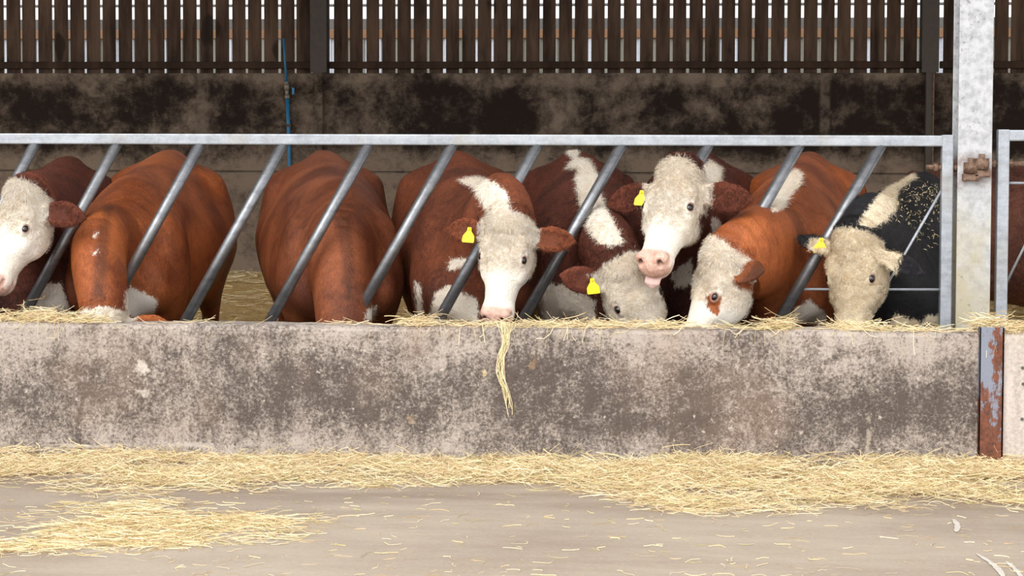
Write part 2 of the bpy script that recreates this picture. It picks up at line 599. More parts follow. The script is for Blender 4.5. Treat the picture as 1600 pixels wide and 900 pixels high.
# back wall of concrete panels, with a thin joint between the two courses and at the columns
Zj = W(300, 268, BACK)[2]
XB = [W(500, 60, BACK)[0], W(1452, 60, BACK)[0]]
bay = XB[1] - XB[0]
bw = MB()
edges = [XL] + [XB[0] + bay * k for k in (0, 1)] + [XR]
for a, b in zip(edges, edges[1:]):
    bw.box((a + 0.012, BACK, -0.05), (b - 0.012, BACK + 0.15, Zj - 0.006), 0.006)
    bw.box((a + 0.012, BACK, Zj + 0.006), (b - 0.012, BACK + 0.15, Z_LEDGE), 0.008)
bw.box((XL, BACK + 0.03, -0.05), (XR, BACK + 0.14, Z_LEDGE - 0.01))
tag(bw.build('wall_back', M['back']), kind='structure', label='dark stained concrete panel wall at the back of the pen', cat='wall')

# roof over the pen
rf = MB()
n = 90
v0 = []
for i in range(n * 2 + 1):
    x = XL + (XR - XL) * i / (n * 2)
    dz = 0.03 * (i % 2)
    v0.append((rf.bm.verts.new((x, -1.0, 3.9 + dz)), rf.bm.verts.new((x, 7.0, 4.9 + dz))))
for a, b in zip(v0, v0[1:]):
    rf.bm.faces.new((a[0], b[0], b[1], a[1]))
ro = rf.build('ceiling', M['roof'])
tag(ro, kind='structure', label='corrugated roof over the cattle pen', cat='roof')
sm = ro.modifiers.new('thick', 'SOLIDIFY')
sm.thickness = 0.02

# ------------------------------------------------------------------ slatted cladding above the back wall
YB = BACK + 0.07
Z_RAIL0, Z_RAIL1 = W(750, 107, YB - 0.06)[2], W(750, 96, YB - 0.06)[2]
Z_TOPB = 4.66


def cladding(x0, x1, nb, label, wide_gap=None):
    mb = MB()
    pitch = (x1 - x0) / nb
    for i in range(nb):
        w = pitch - 0.021 + random.uniform(-0.006, 0.004)
        c = x0 + pitch * (i + 0.5) + random.uniform(-0.003, 0.003)
        if wide_gap and abs(c - wide_gap[0]) < wide_gap[1]:
            continue
        th = random.uniform(0.018, 0.024)
        mb.box((c - w / 2, YB, Z_LEDGE - 0.002), (c + w / 2, YB + th, Z_TOPB), 0.003, 1)
    o = mb.build('slatted_cladding', M['board'])
    tag(o, label, 'slatted cladding', 'vertical board cladding above the back wall')
    MB().box((x0 - 0.02, YB - 0.06, Z_RAIL0), (x1 + 0.02, YB - 0.001, Z_RAIL1), 0.006).build('rail', M['rail'], o)
    MB().box((x0 - 0.02, YB - 0.06, 3.55), (x1 + 0.02, YB - 0.001, 3.65), 0.006).build('rail', M['rail'], o)
    return o


hw = 0.068
xl = W(2.5, 60, YB)[0]
pitchL = (W(482, 60, YB)[0] - xl) / 19
nl = int((XB[0] - hw - XL) / pitchL)
cladding(XB[0] - hw - nl * pitchL - 0.01, XB[0] - hw - 0.01, nl, 'brown vertical board cladding in the bay to the left of the first dark post')
cladding(XB[0] + hw + 0.02, XB[1] - hw, 36, 'brown vertical board cladding in the bay between the two dark posts')
cladding(XB[1] + hw + 0.04, XR, int((XR - XB[1] - 0.1) / (bay / 37)), 'brown vertical board cladding in the bay behind the galvanised column')

for k, (x, lab) in enumerate(((XB[0], 'dark steel post on the back wall beside the blue pipe'), (XB[1], 'dark steel post on the back wall beside the galvanised column'))):
    mb = MB()
    mb.box((x - 0.065, BACK - 0.075, Z_LEDGE - 0.0), (x + 0.065, BACK - 0.063, 4.66), 0.002)
    mb.box((x - 0.006, BACK - 0.064, Z_LEDGE - 0.0), (x + 0.006, BACK + 0.06, 4.66))
    mb.box((x - 0.065, BACK + 0.056, Z_LEDGE - 0.0), (x + 0.065, BACK + 0.068, 4.66), 0.002)
    o = mb.build('steel_post', M['backpost'])
    tag(o, lab, 'post', 'dark posts of the back wall')
    # lower length embedded in front of the concrete, with its rusty edge
    MB().box((x - 0.03, BACK - 0.074, 0.0), (x + 0.03, BACK - 0.002, Z_LEDGE + 0.002), 0.004).build('lower_post', M['back'] if k == 0 else M['backpost'], o)
    if k == 1:
        MB().box((x + 0.02, BACK - 0.082, 0.3), (x + 0.032, BACK - 0.072, Z_LEDGE), 0.002).build('rusty_edge', M['rust'], o)

# the neighbouring shed seen through the gaps
YS = 20.0
zs = lambda y: W(700, y, YS)[2]
sh = empty('shed', (0, YS, 0))
tag(sh, 'pale neighbouring farm shed seen through the gaps of the board cladding', 'shed')
MB().box((-14, YS, zs(60)), (12, YS + 6, zs(29))).build('eave_band', M['sheddark'], sh)
MB().box((-14, YS - 0.03, zs(60)), (12, YS + 0.02, zs(46)), 0.01).build('timber_beam', M['shedtimber'], sh)
mb = MB()
x = -14.0
i = 0
sh_r = random.Random(5)
while x < 12:
    light = sh_r.random() < .36
    tgt = MB() if light else mb
    nrib = sh_r.choice((1, 2, 2, 3))
    for k in range(nrib):
        xa = x + k * 0.13
        tgt.prism([(xa, YS + .05), (xa, YS + .03), (xa + .06, YS + .03), (xa + .075, YS), (xa + .115, YS), (xa + .13, YS + .03), (xa + .13, YS + .05)], 2, 0.0, zs(60))
    if light:
        tgt.build('light_sheet', M['clear'], sh)
    x += nrib * 0.13
    i += 1
mb.build('wall', M['shed'], sh)
MB().tube([(-14, YS - 0.6, zs(12)), (12, YS - 0.6, zs(13))], 0.022, 8).build('cable', M['sheddark'], sh)
MB().tube([(-13.9, YS - 0.6, 0), (-13.9, YS - 0.6, zs(10))], 0.05, 8).build('cable_post', M['sheddark'], sh)
MB().tube([(11.9, YS - 0.6, 0), (11.9, YS - 0.6, zs(10))], 0.05, 8).build('cable_post', M['sheddark'], sh)

# blue water pipe
yp = BACK - 0.03
pp = lambda px, py: W(px, py, yp)
mb = MB()
mb.tube([pp(443, 60), pp(445, 92), pp(447.5, 128)], 0.009, 12)
mb.tube([pp(449, 152), pp(451, 200), pp(454, 330), pp(454, 420)], 0.0155, 14)
pi = mb.build('water_pipe', M['pipe'])
tag(pi, 'bright blue plastic water pipe running down the dark back wall', 'pipe')
mb = MB()
mb.tube([pp(447.5, 128), pp(448, 131)], 0.018, 12)
mb.tube([pp(448, 131), pp(448.3, 140)], 0.022, 8)
mb.tube([pp(448.3, 140), pp(448.8, 150)], 0.016, 12)
mb.tube([pp(448.8, 149), pp(449, 154)], 0.022, 8)
va = mb.build('valve', M['brass'], pi)
MB().box(pp(457, 148) + np.array([0, -0.03, 0]), pp(461, 137) + np.array([0, -0.01, 0]), 0.003).build('valve_lever', M['pipe'], va)
for py in (196, 300):
    c = pp(451.5, py)
    MB().box(c - np.array([0.02, 0.018, 0.012]), c + np.array([0.02, 0.03, 0.012]), 0.003).build('clip', M['backpost'], pi)

# ------------------------------------------------------------------ feed barrier
rr = (Z_RT - Z_RB)
fb = empty('feed_barrier', (0, 0.08, 0.40))
tag(fb, 'long galvanised steel feed barrier of slanted bars the cattle put their heads through', 'feed barrier')
XE0, XE1 = W(1470, 300, 0)[0], W(1488, 300, 0)[0]
MB().box((XL, -0.026, Z_RB), (XE0 + 0.004, 0.026, Z_RT), 0.006).build('top_rail', M['galv'], fb)
MB().box((XE0, -0.027, 0.38), (XE1, 0.027, Z_RT + 0.003), 0.005).build('end_post', M['galv'], fb)
SL = 0.562
for k_ in range(9):
    x_ = W(-205, 230, 0)[0] - 0.385 * (k_ + 1)
    MB().tube([(x_ - (Z_RB - .36) * SL, 0, .36), (x_, 0, Z_RB + .012)], 0.0255, 20).build('slanted_bar', M['bar'], fb)
tops = [-205, -76, 52, 180, 310, 440, 573, 705, 838, 970, 1105, 1247, 1375]
for px in tops:
    p = W(px, 230, 0)
    z1, z0 = Z_RB + 0.012, 0.36
    ln = lambda z: (p[0] - (p[2] - z) * SL, 0.0, z)
    MB().tube([ln(z0), ln(z1)], 0.0255, 20).build('slanted_bar', M['bar'], fb)
MB().box((XL, -0.02, 0.36), (XE1, 0.045, 0.405), 0.004).build('bottom_rail', M['galv'], fb)
# welded corner triangle of round rod
a, b = W(1471, 298, 0), W(1350, 507, 0)
MB().tube([a + np.array([0, 0.004, 0]), b + np.array([0, 0.004, 0])], 0.0062, 10).build('brace_rod', M['galv'], fb)
a, b = W(1471, 452.5, 0), W(1252, 452, 0)
MB().tube([a, b], 0.0062, 10).build('brace_rod', M['galv'], fb)

# ------------------------------------------------------------------ galvanised column
CX0, CX1 = W(1496.5, 250, -0.05)[0], W(1550, 250, -0.05)[0]
cc = (CX0 + CX1) / 2
mb = MB()
mb.box((CX0, -0.05, 0.0), (CX1, -0.038, 3.95), 0.003)
mb.box((cc - 0.004, -0.04, 0.0), (cc + 0.004, 0.112, 3.95))
mb.box((CX0, 0.11, 0.0), (CX1, 0.122, 3.95), 0.003)
co = mb.build('steel_column', M['column'])
tag(co, 'tall galvanised steel column standing between the feed barrier and the gate', 'column')


def hinge(px_bolt0, px_bolt1, px_eye, py, side, parent):
    """threaded eye bolt through the frame upright, hanging on a pin welded to the column"""
    y = -0.075
    a, b = W(px_bolt0, py, 0), W(px_bolt1, py, 0)
    z = W(px_eye, py, -0.075)[2]
    bolt = MB()
    bolt.tube([(a[0], 0, z), (b[0], 0, z)], 0.0115, 14)
    h = bolt.build('hinge_bolt', M['rust'], parent)
    for q in (W(1462 if side < 0 else 1579, py, 0)[0], W(1493 if side < 0 else 1552, py, 0)[0]):
        nt = MB()
        nt.tube([(q - 0.009, 0, z), (q + 0.009, 0, z)], 0.021, 6)
        nt.build('nut', M['rust'], h)
    ex = W(px_eye, py, y)[0]
    e = MB()
    e.tube([(b[0], 0, z), ((b[0] + ex) / 2, y * 0.5, z), (ex, y, z)], 0.0125, 12)
    e.tube([(ex, y, z - 0.024), (ex, y, z + 0.024)], 0.032, 20)
    e.build('hinge_eye', M['rust'], h)
    return ex, y, z


e1 = hinge(1447, 1497, 1517, 262, -1, fb)

ga = empty('gate', (2.4, 0.0, 0.38))
tag(ga, 'galvanised steel gate end cut off by the picture edge beyond the column', 'gate')
GX0, GX1 = W(1557, 300, 0)[0], W(1575, 300, 0)[0]
zt = W(1575, 203, 0)[2]
MB().box((GX0, -0.027, 0.38), (GX1, 0.027, zt + 0.002), 0.005).build('end_post', M['galv'], ga)
MB().box((GX1 - 0.003, -0.026, zt - rr), (XR, 0.026, zt), 0.006).build('top_rail', M['galv'], ga)
MB().box((GX1 - 0.003, -0.02, 0.36), (XR, 0.03, 0.405), 0.004).build('bottom_rail', M['galv'], ga)
a = W(1574, 286, 0)
MB().tube([a, (a[0] + 0.55, 0, a[2])], 0.0062, 10).build('brace_rod', M['galv'], ga)
a, b = W(1573, 441, 0), W(1612, 362, 0)
MB().tube([a, a + (b - a) * 2.1], 0.0062, 10).build('brace_rod', M['galv'], ga)
for k in range(10):
    x = GX1 + 0.62 + k * 0.39
    MB().tube([(x - (zt - 0.4) * 0.562 * 0.9, 0, 0.39), (x, 0, zt - rr + 0.01)], 0.0255, 16).build('slanted_bar', M['bar'], ga)
e2 = hinge(1618, 1553, 1534, 256, 1, ga)
for k, (ex, y, z) in enumerate((e1, e2)):
    mb = MB()
    mb.tube([(ex, y, z - 0.045), (ex, y, z + 0.034 + 0.01)], 0.014, 14)
    mb.box((ex - 0.036, y - 0.02, z - 0.060), (ex + 0.036, -0.049, z - 0.026), 0.006)
    mb.build('hinge_bracket', M['rust'], co)

# rusty channel post in the face of the feed wall
mb = MB()
zt2 = W(1548, 511, -0.66)[2]
mb.box((X_POST0, -0.672, -0.03), (X_POST1, -0.660, zt2), 0.002)
mb.box((X_POST0, -0.672, -0.03), (X_POST0 + 0.009, -0.52, zt2), 0.002)
mb.box((X_POST1 - 0.009, -0.672, -0.03), (X_POST1, -0.52, zt2), 0.002)
mb.box((X_POST0 + 0.001, -0.655, -0.03), (X_POST1 - 0.001, -0.505, zt2 - 0.02))
o = mb.build('steel_channel', M['rustpaint'])
tag(o, 'rusty steel channel with flaking blue paint set upright in the feed wall', 'steel channel')

# straw bedding of the pen: rises to the back
nx, ny = 120, 60
xs = np.linspace(XL, XR, nx)
ys = np.linspace(0.145, BACK - 0.005, ny)
gx, gy = np.meshgrid(xs, ys, indexing='ij')
gz = 0.02 + 0.30 * np.clip((gy - 2.4) / 2.4, 0, 1) ** 1.2 + 0.02 * np.sin(gx * 5 + gy * 3) * np.sin(gy * 6 - gx) * np.clip((gy - 2.2), 0, 1)
vs = np.stack([gx, gy, gz], -1).reshape(-1, 3)
idx = np.arange(nx * ny).reshape(nx, ny)
fc = np.stack([idx[:-1, :-1], idx[1:, :-1], idx[1:, 1:], idx[:-1, 1:]], -1).reshape(-1, 4)
o = link('straw_bedding', np_mesh('straw_bedding', vs, fc), M['bedding'], smooth=True)
tag(o, 'golden straw bedding on the floor of the pen under the cattle', 'straw', kind='stuff')

# ------------------------------------------------------------------ the cattle
# Each animal is one implicit body (smooth union of tapering limbs, barrel, neck and skull) meshed as one
# continuous surface; eyes, ear tag, tongue and hair are children.
GRID = 0.0075


def catmull(P, m):
    P = np.asarray(P, float)
    n = len(P)
    Q = np.vstack([2 * P[0] - P[1], P, 2 * P[-1] - P[-2]])
    out = []
    for t in np.linspace(0, n - 1, (n - 1) * m + 1):
        i = min(int(t), n - 2)
        u = t - i
        a, b, c, d = Q[i], Q[i + 1], Q[i + 2], Q[i + 3]
        out.append(0.5 * (2 * b + (c - a) * u + (2 * a - 5 * b + 4 * c - d) * u * u + (3 * b - a - 3 * c + d) * u ** 3))
    return np.array(out)


class Tube:
    def __init__(self, pts, w, h, side, k=0.04, op='add', smooth=0):
        rows = np.hstack([np.asarray(pts, float), np.asarray(w, float).reshape(-1, 1), np.asarray(h, float).reshape(-1, 1)])
        side = np.asarray(side, float)
        if side.ndim == 1:
            side = np.tile(side, (len(rows), 1))
        rows = np.hstack([rows, side])
        if smooth:
            rows = catmull(rows, smooth)
        self.C, self.w, self.h, S = rows[:, :3], np.maximum(rows[:, 3], .003), np.maximum(rows[:, 4], .003), rows[:, 5:8]
        T = np.gradient(self.C, axis=0)
        T /= np.linalg.norm(T, axis=1, keepdims=True) + 1e-9
        S = S - T * np.sum(S * T, 1, keepdims=True)
        S /= np.linalg.norm(S, axis=1, keepdims=True) + 1e-9
        self.T, self.S = T, S
        self.k, self.op = k, op
        r = np.maximum(self.w, self.h)[:, None]
        self.lo, self.hi = (self.C - r).min(0), (self.C + r).max(0)

    def d(self, P):
        best = np.full(len(P), 1e9)
        par = np.zeros(len(P))
        C = self.C
        for i in range(len(C) - 1):
            ab = C[i + 1] - C[i]
            L2 = ab @ ab + 1e-12
            ap = P - C[i]
            t = np.clip(ap @ ab / L2, 0, 1)
            q = ap - t[:, None] * ab
            dd = np.einsum('ij,ij->i', q, q)
            mk = dd < best
            best[mk] = dd[mk]
            par[mk] = i + t[mk]
        i = np.minimum(par.astype(int), len(C) - 2)
        u = par - i
        lp = lambda A: A[i] * (1 - u)[:, None] + A[i + 1] * u[:, None] if A.ndim == 2 else A[i] * (1 - u) + A[i + 1] * u
        w, h, T, S, c = lp(self.w), lp(self.h), lp(self.T), lp(self.S), lp(self.C)
        U = np.cross(T, S)
        q = P - c
        mn = np.minimum(w, h)
        a = np.einsum('ij,ij->i', q, S) / w
        b = np.einsum('ij,ij->i', q, U) / h
        e = np.einsum('ij,ij->i', q, T) / mn
        return (np.sqrt(a * a + b * b + e * e) - 1) * mn


class Ell:
    def __init__(self, c, r, R=None, k=0.04, op='add'):
        self.c, self.r = np.asarray(c, float), np.asarray(r, float)
        self.R = np.eye(3) if R is None else np.asarray(R, float)      # rows = axes
        self.k, self.op = k, op
        m_ = self.r.max()
        self.lo, self.hi = self.c - m_, self.c + m_

    def d(self, P):
        q = (P - self.c) @ self.R.T
        n_ = np.linalg.norm(q / self.r, axis=1)
        g = np.linalg.norm(q / (self.r ** 2), axis=1) + 1e-9
        return n_ * (n_ - 1) / g


POOL = ThreadPoolExecutor(4)


def sdf(prims, P):
    if len(P) > 8000:
        parts = np.array_split(P, max(4, len(P) // 40000))
        return np.concatenate(list(POOL.map(lambda q: sdf_part(prims, q), parts)))
    return sdf_part(prims, P)


def sdf_part(prims, P):
    d = np.full(len(P), 0.5)
    for p in prims:
        mg = p.k + 0.09
        mk = np.all((P > p.lo - mg) & (P < p.hi + mg), axis=1)
        if not mk.any():
            continue
        v = p.d(P[mk])
        a = d[mk]
        k = p.k
        if p.op == 'add':
            h = np.clip(0.5 + 0.5 * (a - v) / k, 0, 1)
            d[mk] = a * (1 - h) + v * h - k * h * (1 - h)
        else:
            h = np.clip(0.5 - 0.5 * (a + v) / k, 0, 1)
            d[mk] = a * (1 - h) - v * h + k * h * (1 - h)
    return d


def surface(prims, g):
    lo = np.min([p.lo for p in prims if p.op == 'add'], 0) - 0.05
    hi = np.max([p.hi for p in prims if p.op == 'add'], 0) + 0.05
    B = 8
    nb = np.ceil((hi - lo) / (g * B)).astype(int)
    n_ = nb * B + 1
    # coarse blocks
    ax = [lo[i] + (np.arange(nb[i]) + 0.5) * g * B for i in range(3)]
    Q = np.stack(np.meshgrid(*ax, indexing='ij'), -1).reshape(-1, 3)
    dc = sdf(prims, Q).reshape(nb)
    near = np.abs(dc) < g * B * 0.87 + 0.045
    V = np.repeat(np.repeat(np.repeat(dc, B, 0), B, 1), B, 2)
    V = np.pad(V, ((0, 1), (0, 1), (0, 1)), mode='edge')
    K = np.repeat(np.repeat(np.repeat(near, B, 0), B, 1), B, 2)
    K = np.pad(K, ((0, 1), (0, 1), (0, 1)), mode='edge')
    K[1:] |= K[:-1]
    K[:, 1:] |= K[:, :-1]
    K[:, :, 1:] |= K[:, :, :-1]
    ii = np.argwhere(K)
    for s in range(0, len(ii), 400000):
        c = ii[s:s + 400000]
        V[c[:, 0], c[:, 1], c[:, 2]] = sdf(prims, lo + c * g)
    neg = V < 0
    s8 = [neg[a:n_[0] - 1 + a, b:n_[1] - 1 + b, c:n_[2] - 1 + c] for a in (0, 1) for b in (0, 1) for c in (0, 1)]
    allv, anyv = s8[0].copy(), s8[0].copy()
    for s in s8[1:]:
        allv &= s
        anyv |= s
    cells = np.argwhere(anyv & ~allv)
    acc = np.zeros((len(cells), 3))
    cnt = np.zeros(len(cells))
    for a in range(3):
        o1, o2 = [i for i in range(3) if i != a]
        for u in (0, 1):
            for w in (0, 1):
                off0 = np.zeros(3, int)
                off0[o1], off0[o2] = u, w
                off1 = off0.copy()
                off1[a] = 1
                p0, p1 = cells + off0, cells + off1
                v0_, v1_ = V[tuple(p0.T)], V[tuple(p1.T)]
                cr = (v0_ < 0) != (v1_ < 0)
                t = np.where(cr, v0_ / np.where(cr, v0_ - v1_, 1), 0)
                pt = p0.astype(float)
                pt[:, a] += t
                acc[cr] += pt[cr]
                cnt[cr] += 1
    verts = lo + acc / cnt[:, None] * g
    index = np.full(tuple(n_), -1, np.int32)
    index[tuple(cells.T)] = np.arange(len(cells))
    faces = []
    for a in range(3):
        b, c = (a + 1) % 3, (a + 2) % 3
        sl0 = [slice(None)] * 3
        sl1 = [slice(None)] * 3
        sl0[a], sl1[a] = slice(0, -1), slice(1, None)
        A0, A1 = neg[tuple(sl0)], neg[tuple(sl1)]
        e = np.argwhere(A0 != A1)
        e = e[(e[:, b] > 0) & (e[:, c] > 0)]
        flip = A0[tuple(e.T)]
        q = []
        for db, dc_ in ((1, 1), (0, 1), (0, 0), (1, 0)):
            o = e.copy()
            o[:, b] -= db
            o[:, c] -= dc_
            q.append(index[tuple(o.T)])
        q = np.stack(q, 1)
        q[~flip] = q[~flip][:, ::-1]
        faces.append(q[(q >= 0).all(1)])
    faces = np.concatenate(faces)
    # pull the vertices onto the smooth surface
    for it in range(2):
        d, gr = grad(prims, verts)
        g2 = np.maximum(np.einsum('ij,ij->i', gr, gr), 0.2)
        st = (d / g2)[:, None] * gr
        ln = np.linalg.norm(st, axis=1, keepdims=True)
        verts = verts - st * np.minimum(1, g * 0.6 / (ln + 1e-9))
    verts = relax(verts, faces, 1, 0.35)
    d, gr = grad(prims, verts)
    return verts, faces, gr / (np.linalg.norm(gr, axis=1, keepdims=True) + 1e-9)


def grad(prims, P, e=0.003):
    d = sdf(prims, P)
    G = np.stack([(sdf(prims, P + np.eye(3)[i] * e) - d) / e for i in range(3)], 1)
    return d, G


def relax(v, f, n_, lam):
    for _ in range(n_):
        acc = np.zeros_like(v)
        cnt = np.zeros(len(v))
        for a in range(4):
            i, j = f[:, a], f[:, (a + 1) % 4]
            for c in range(3):
                acc[:, c] += np.bincount(i, v[j, c], len(v)) + np.bincount(j, v[i, c], len(v))
            cnt += np.bincount(i, minlength=len(v)) + np.bincount(j, minlength=len(v))
        v = v * (1 - lam) + lam * acc / np.maximum(cnt, 1)[:, None]
    return v


def unit(v):
    v = np.asarray(v, float)
    return v / np.linalg.norm(v)


def poly_sd(poly, P):
    """signed distance in pixels, positive inside"""
    poly = np.asarray(poly, float)
    d2 = np.full(len(P), 1e18)
    ins = np.zeros(len(P), bool)
    for a, b in zip(poly, np.roll(poly, -1, 0)):
        e = b - a
        w = P - a
        t = np.clip(w @ e / (e @ e + 1e-9), 0, 1)
        q = w - t[:, None] * e
        d2 = np.minimum(d2, np.einsum('ij,ij->i', q, q))
        c = (a[1] > P[:, 1]) != (b[1] > P[:, 1])
        with np.errstate(divide='ignore', invalid='ignore'):
            xi = a[0] + (P[:, 1] - a[1]) * (b[0] - a[0]) / (b[1] - a[1])
        ins ^= c & (P[:, 0] < xi)
    return np.where(ins, 1, -1) * np.sqrt(d2)


def poly_in(poly, P):
    return (poly_sd(poly, P) > 0).astype(float)


def head_geom(poll, X, Zh, s):
    X = unit(X)
    Z = unit(np.asarray(Zh, float) - X * np.dot(X, Zh))
    Y = np.cross(Z, X)
    R = np.stack([X, Y, Z])                       # rows
    L = lambda *p: poll + s * (np.asarray(p, float) @ R)
    return R, L


def ear_frame(R, sgn, ear):
    """outward direction and blade direction of an ear"""
    X, Y, Z = R
    E = unit(sgn * Y * math.cos(ear[0]) - X * math.sin(ear[0]) - Z * ear[1])
    B = unit(X * math.cos(ear[2]) + Z * math.sin(ear[2]))
    B = unit(B - E * (B @ E))
    return E, B


def cow_prims(c):
    O, fw, s = c['O'], c['fw'], c['size']
    lf = np.array([-fw[1], fw[0], 0.0])
    upz = np.array([0, 0, 1.0])
    G = lambda x, y, z: O + s * (fw * x + lf * y + upz * z)
    wd = c.get('wide', 1.0)
    dz = c.get('withers', 0.0)                    # the forehand drops when the animal feeds low
    pr = []
    st = [  # x, top, bottom, half width
        (0.34, 0.90, 0.60, 0.12), (0.22, 1.02, 0.50, 0.19), (0.05, 1.17, 0.45, 0.245), (-0.15, 1.22, 0.43, 0.275),
        (-0.40, 1.225, 0.42, 0.305), (-0.70, 1.24, 0.43, 0.325), (-0.95, 1.265, 0.48, 0.315), (-1.15, 1.29, 0.56, 0.285),
        (-1.32, 1.25, 0.66, 0.235), (-1.42, 1.16, 0.76, 0.16)]
    P, w, h = [], [], []
    for x, t, b, hw_ in st:
        drop = dz * np.clip((x + 0.9) / 1.0, 0, 1)
        t = t + drop
        P.append(G(x, 0, (t + b) / 2))
        w.append(hw_ * wd * s)
        h.append((t - b) / 2 * s)
    pr.append(Tube(P, w, h, lf, smooth=3))
    pr.append(Tube([G(-0.05, 0, .72 + dz * .8), G(-0.35, 0, .73 + dz * .5), G(-0.70, 0, .76), G(-0.95, 0, .80), G(-1.15, 0, .86)],
                   np.array([.25, .33, .365, .345, .28]) * wd * s, np.array([.25, .29, .30, .28, .24]) * s, lf, k=0.10 * s, smooth=2))
    # spine and hip relief
    pr.append(Tube([G(-0.05, 0, 1.16 + dz), G(-0.5, 0, 1.195 + dz * .5), G(-0.9, 0, 1.235), G(-1.2, 0, 1.268)],
                   np.array([.06, .07, .07, .05]) * s, np.array([.05, .05, .05, .04]) * s, lf, k=0.07 * s, smooth=2))
    for sg in (1, -1):
        pr.append(Ell(G(-1.02, sg * 0.185 * wd, 1.12), np.array([.12, .085, .07]) * s, k=0.12 * s))
        pr.append(Ell(G(0.05, sg * 0.205 * wd, 0.80 + dz), np.array([.16, .10, .26]) * s, np.stack([fw, lf, upz]), k=0.09 * s))
        pr.append(Ell(G(0.24, sg * 0.16 * wd, 0.70 + dz * .7), np.array([.12, .10, .13]) * s, np.stack([fw, lf, upz]), k=0.08 * s))
        pr.append(Ell(G(-1.12, sg * 0.20 * wd, 0.88), np.array([.24, .15, .28]) * s, np.stack([fw, lf, upz]), k=0.10 * s))
        pr.append(Tube([G(0.10, sg * .20, .66), G(0.02, sg * .19, .50), G(0.04, sg * .17, .34), G(0.02, sg * .17, .12), G(0.05, sg * .17, .035)],
                       np.array([.10, .075, .055, .040, .058]) * s, np.array([.13, .09, .058, .042, .066]) * s, lf, k=0.06 * s, smooth=2))
        pr.append(Tube([G(-1.06, sg * .23, .80), G(-0.98, sg * .23, .62), G(-1.26, sg * .20, .40), G(-1.22, sg * .20, .14), G(-1.17, sg * .20, .035)],
                       np.array([.13, .10, .05, .042, .058]) * s, np.array([.22, .15, .06, .044, .066]) * s, lf, k=0.07 * s, smooth=2))
    pr.append(Tube([G(-1.40, 0, 1.20), G(-1.47, 0, 1.05), G(-1.47, 0, 0.75), G(-1.46, 0, 0.42)], np.array([.045, .03, .022, .034]) * s,
                   np.array([.045, .03, .022, .034]) * s, lf, k=0.03, smooth=2))
    # brisket
    pr.append(Ell(G(0.26, 0, 0.56), np.array([.16, .10, .13]) * s, np.stack([fw, lf, upz]), k=0.10 * s))
    # neck
    R, L = c['R'], c['L']
    hb = L(-0.02, 0, -0.11)
    n0, n1 = G(-0.10, 0, 0.93 + dz), G(0.18, 0, 0.90 + dz)
    if 'neck_mid' in c:
        mid = c['neck_mid']
    else:
        mid = n1 * 0.5 + hb * 0.5 + np.array([0, 0, 0.05])
    nw = c.get('neck', 1.0) * s
    sides = [lf, lf, unit(lf * 0.5 + R[1] * 0.5), R[1], R[1]]
    pr.append(Tube([n0, n1, mid, hb, L(0.10, 0, -0.11)], np.array([.15, .15, .135, .108, .085]) * nw, np.array([.23, .225, .195, .145, .09]) * nw, sides, k=0.08 * s, smooth=4))
    # crest
    pr.append(Tube([G(0.0, 0, 1.12 + dz), mid + (unit(np.cross(hb - n1, sides[2])) * -0.0), hb], np.array([.06, .05, .05]) * s, np.array([.06, .05, .05]) * s, lf, k=0.06))
    nb = len(pr)
    # ---- skull, in head coordinates: x down the face, y to the animal's left, z out of the forehead
    hs = c['hs']
    V = lambda a: np.array(a) * hs
    hp = []
    hp.append(Tube([L(-.03, 0, -.07), L(.05, 0, -.085), L(.115, 0, -.10), L(.175, 0, -.105), L(.25, 0, -.100), L(.33, 0, -.09), L(.40, 0, -.083), L(.455, 0, -.078)],
                   V([.085, .112, .122, .122, .103, .083, .076, .072]), V([.075, .10, .118, .125, .108, .088, .074, .062]), R[1], k=0.04, smooth=3))
    hp.append(Ell(L(.44, 0, -.075), V([.058, .082, .062]), R, k=0.03))
    hp.append(Ell(L(.425, 0, -.140), V([.065, .058, .034]), R, k=0.02))          # chin
    hp.append(Ell(L(-.025, 0, -.02), V([.06, .075, .05]), R, k=0.05))            # poll
    for sg in (1, -1):
        hp.append(Ell(L(.115, sg * .092, -.030), V([.055, .030, .034]), R, k=0.04))     # brow
        hp.append(Ell(L(.17, sg * .080, -.155), V([.10, .040, .075]), R, k=0.05))       # cheek
        hp.append(Ell(L(.225, sg * .088, -.075), V([.05, .022, .022]), R, k=0.04))      # cheek bone
        ea = unit(sg * R[1] * .86 + R[2] * .51)
        eb = np.cross(R[0], ea)
        Re = np.stack([R[0], ea, eb])
        hp.append(Ell(L(.168, sg * .108, -.030), V([.036, .018, .024]), Re, k=0.014))    # eyelids
        hp.append(Ell(L(.172, sg * .108, -.030) + ea * .021 * hs, V([.021, .017, .0115]), Re, k=0.006, op='sub'))
        hp.append(Tube([L(.132, sg * .112, -.020), L(.150, sg * .124, -.006), L(.200, sg * .112, -.012)], V([.006] * 3), V([.006] * 3), R[0], k=0.012, op='sub', smooth=2))
        hp.append(Ell(L(.452, sg * .046, -.026), V([.028, .030, .024]), R, k=0.02))     # nostril wing
        hp.append(Ell(L(.478, sg * .046, -.030), V([.016, .011, .021]), R, k=0.010, op='sub'))
        hp.append(Ell(L(.455, sg * .078, -.05), V([.02, .012, .010]), R, k=0.008, op='sub'))
    # mouth line
    mo = c.get('mouth', 0.0)
    hp.append(Tube([L(.36, .09, -.123), L(.47, .055, -.117), L(.495, 0, -.114), L(.47, -.055, -.117), L(.36, -.09, -.123)], V([.010] * 5), V([.006 + mo] * 5), R[0], k=0.008, op='sub', smooth=2))
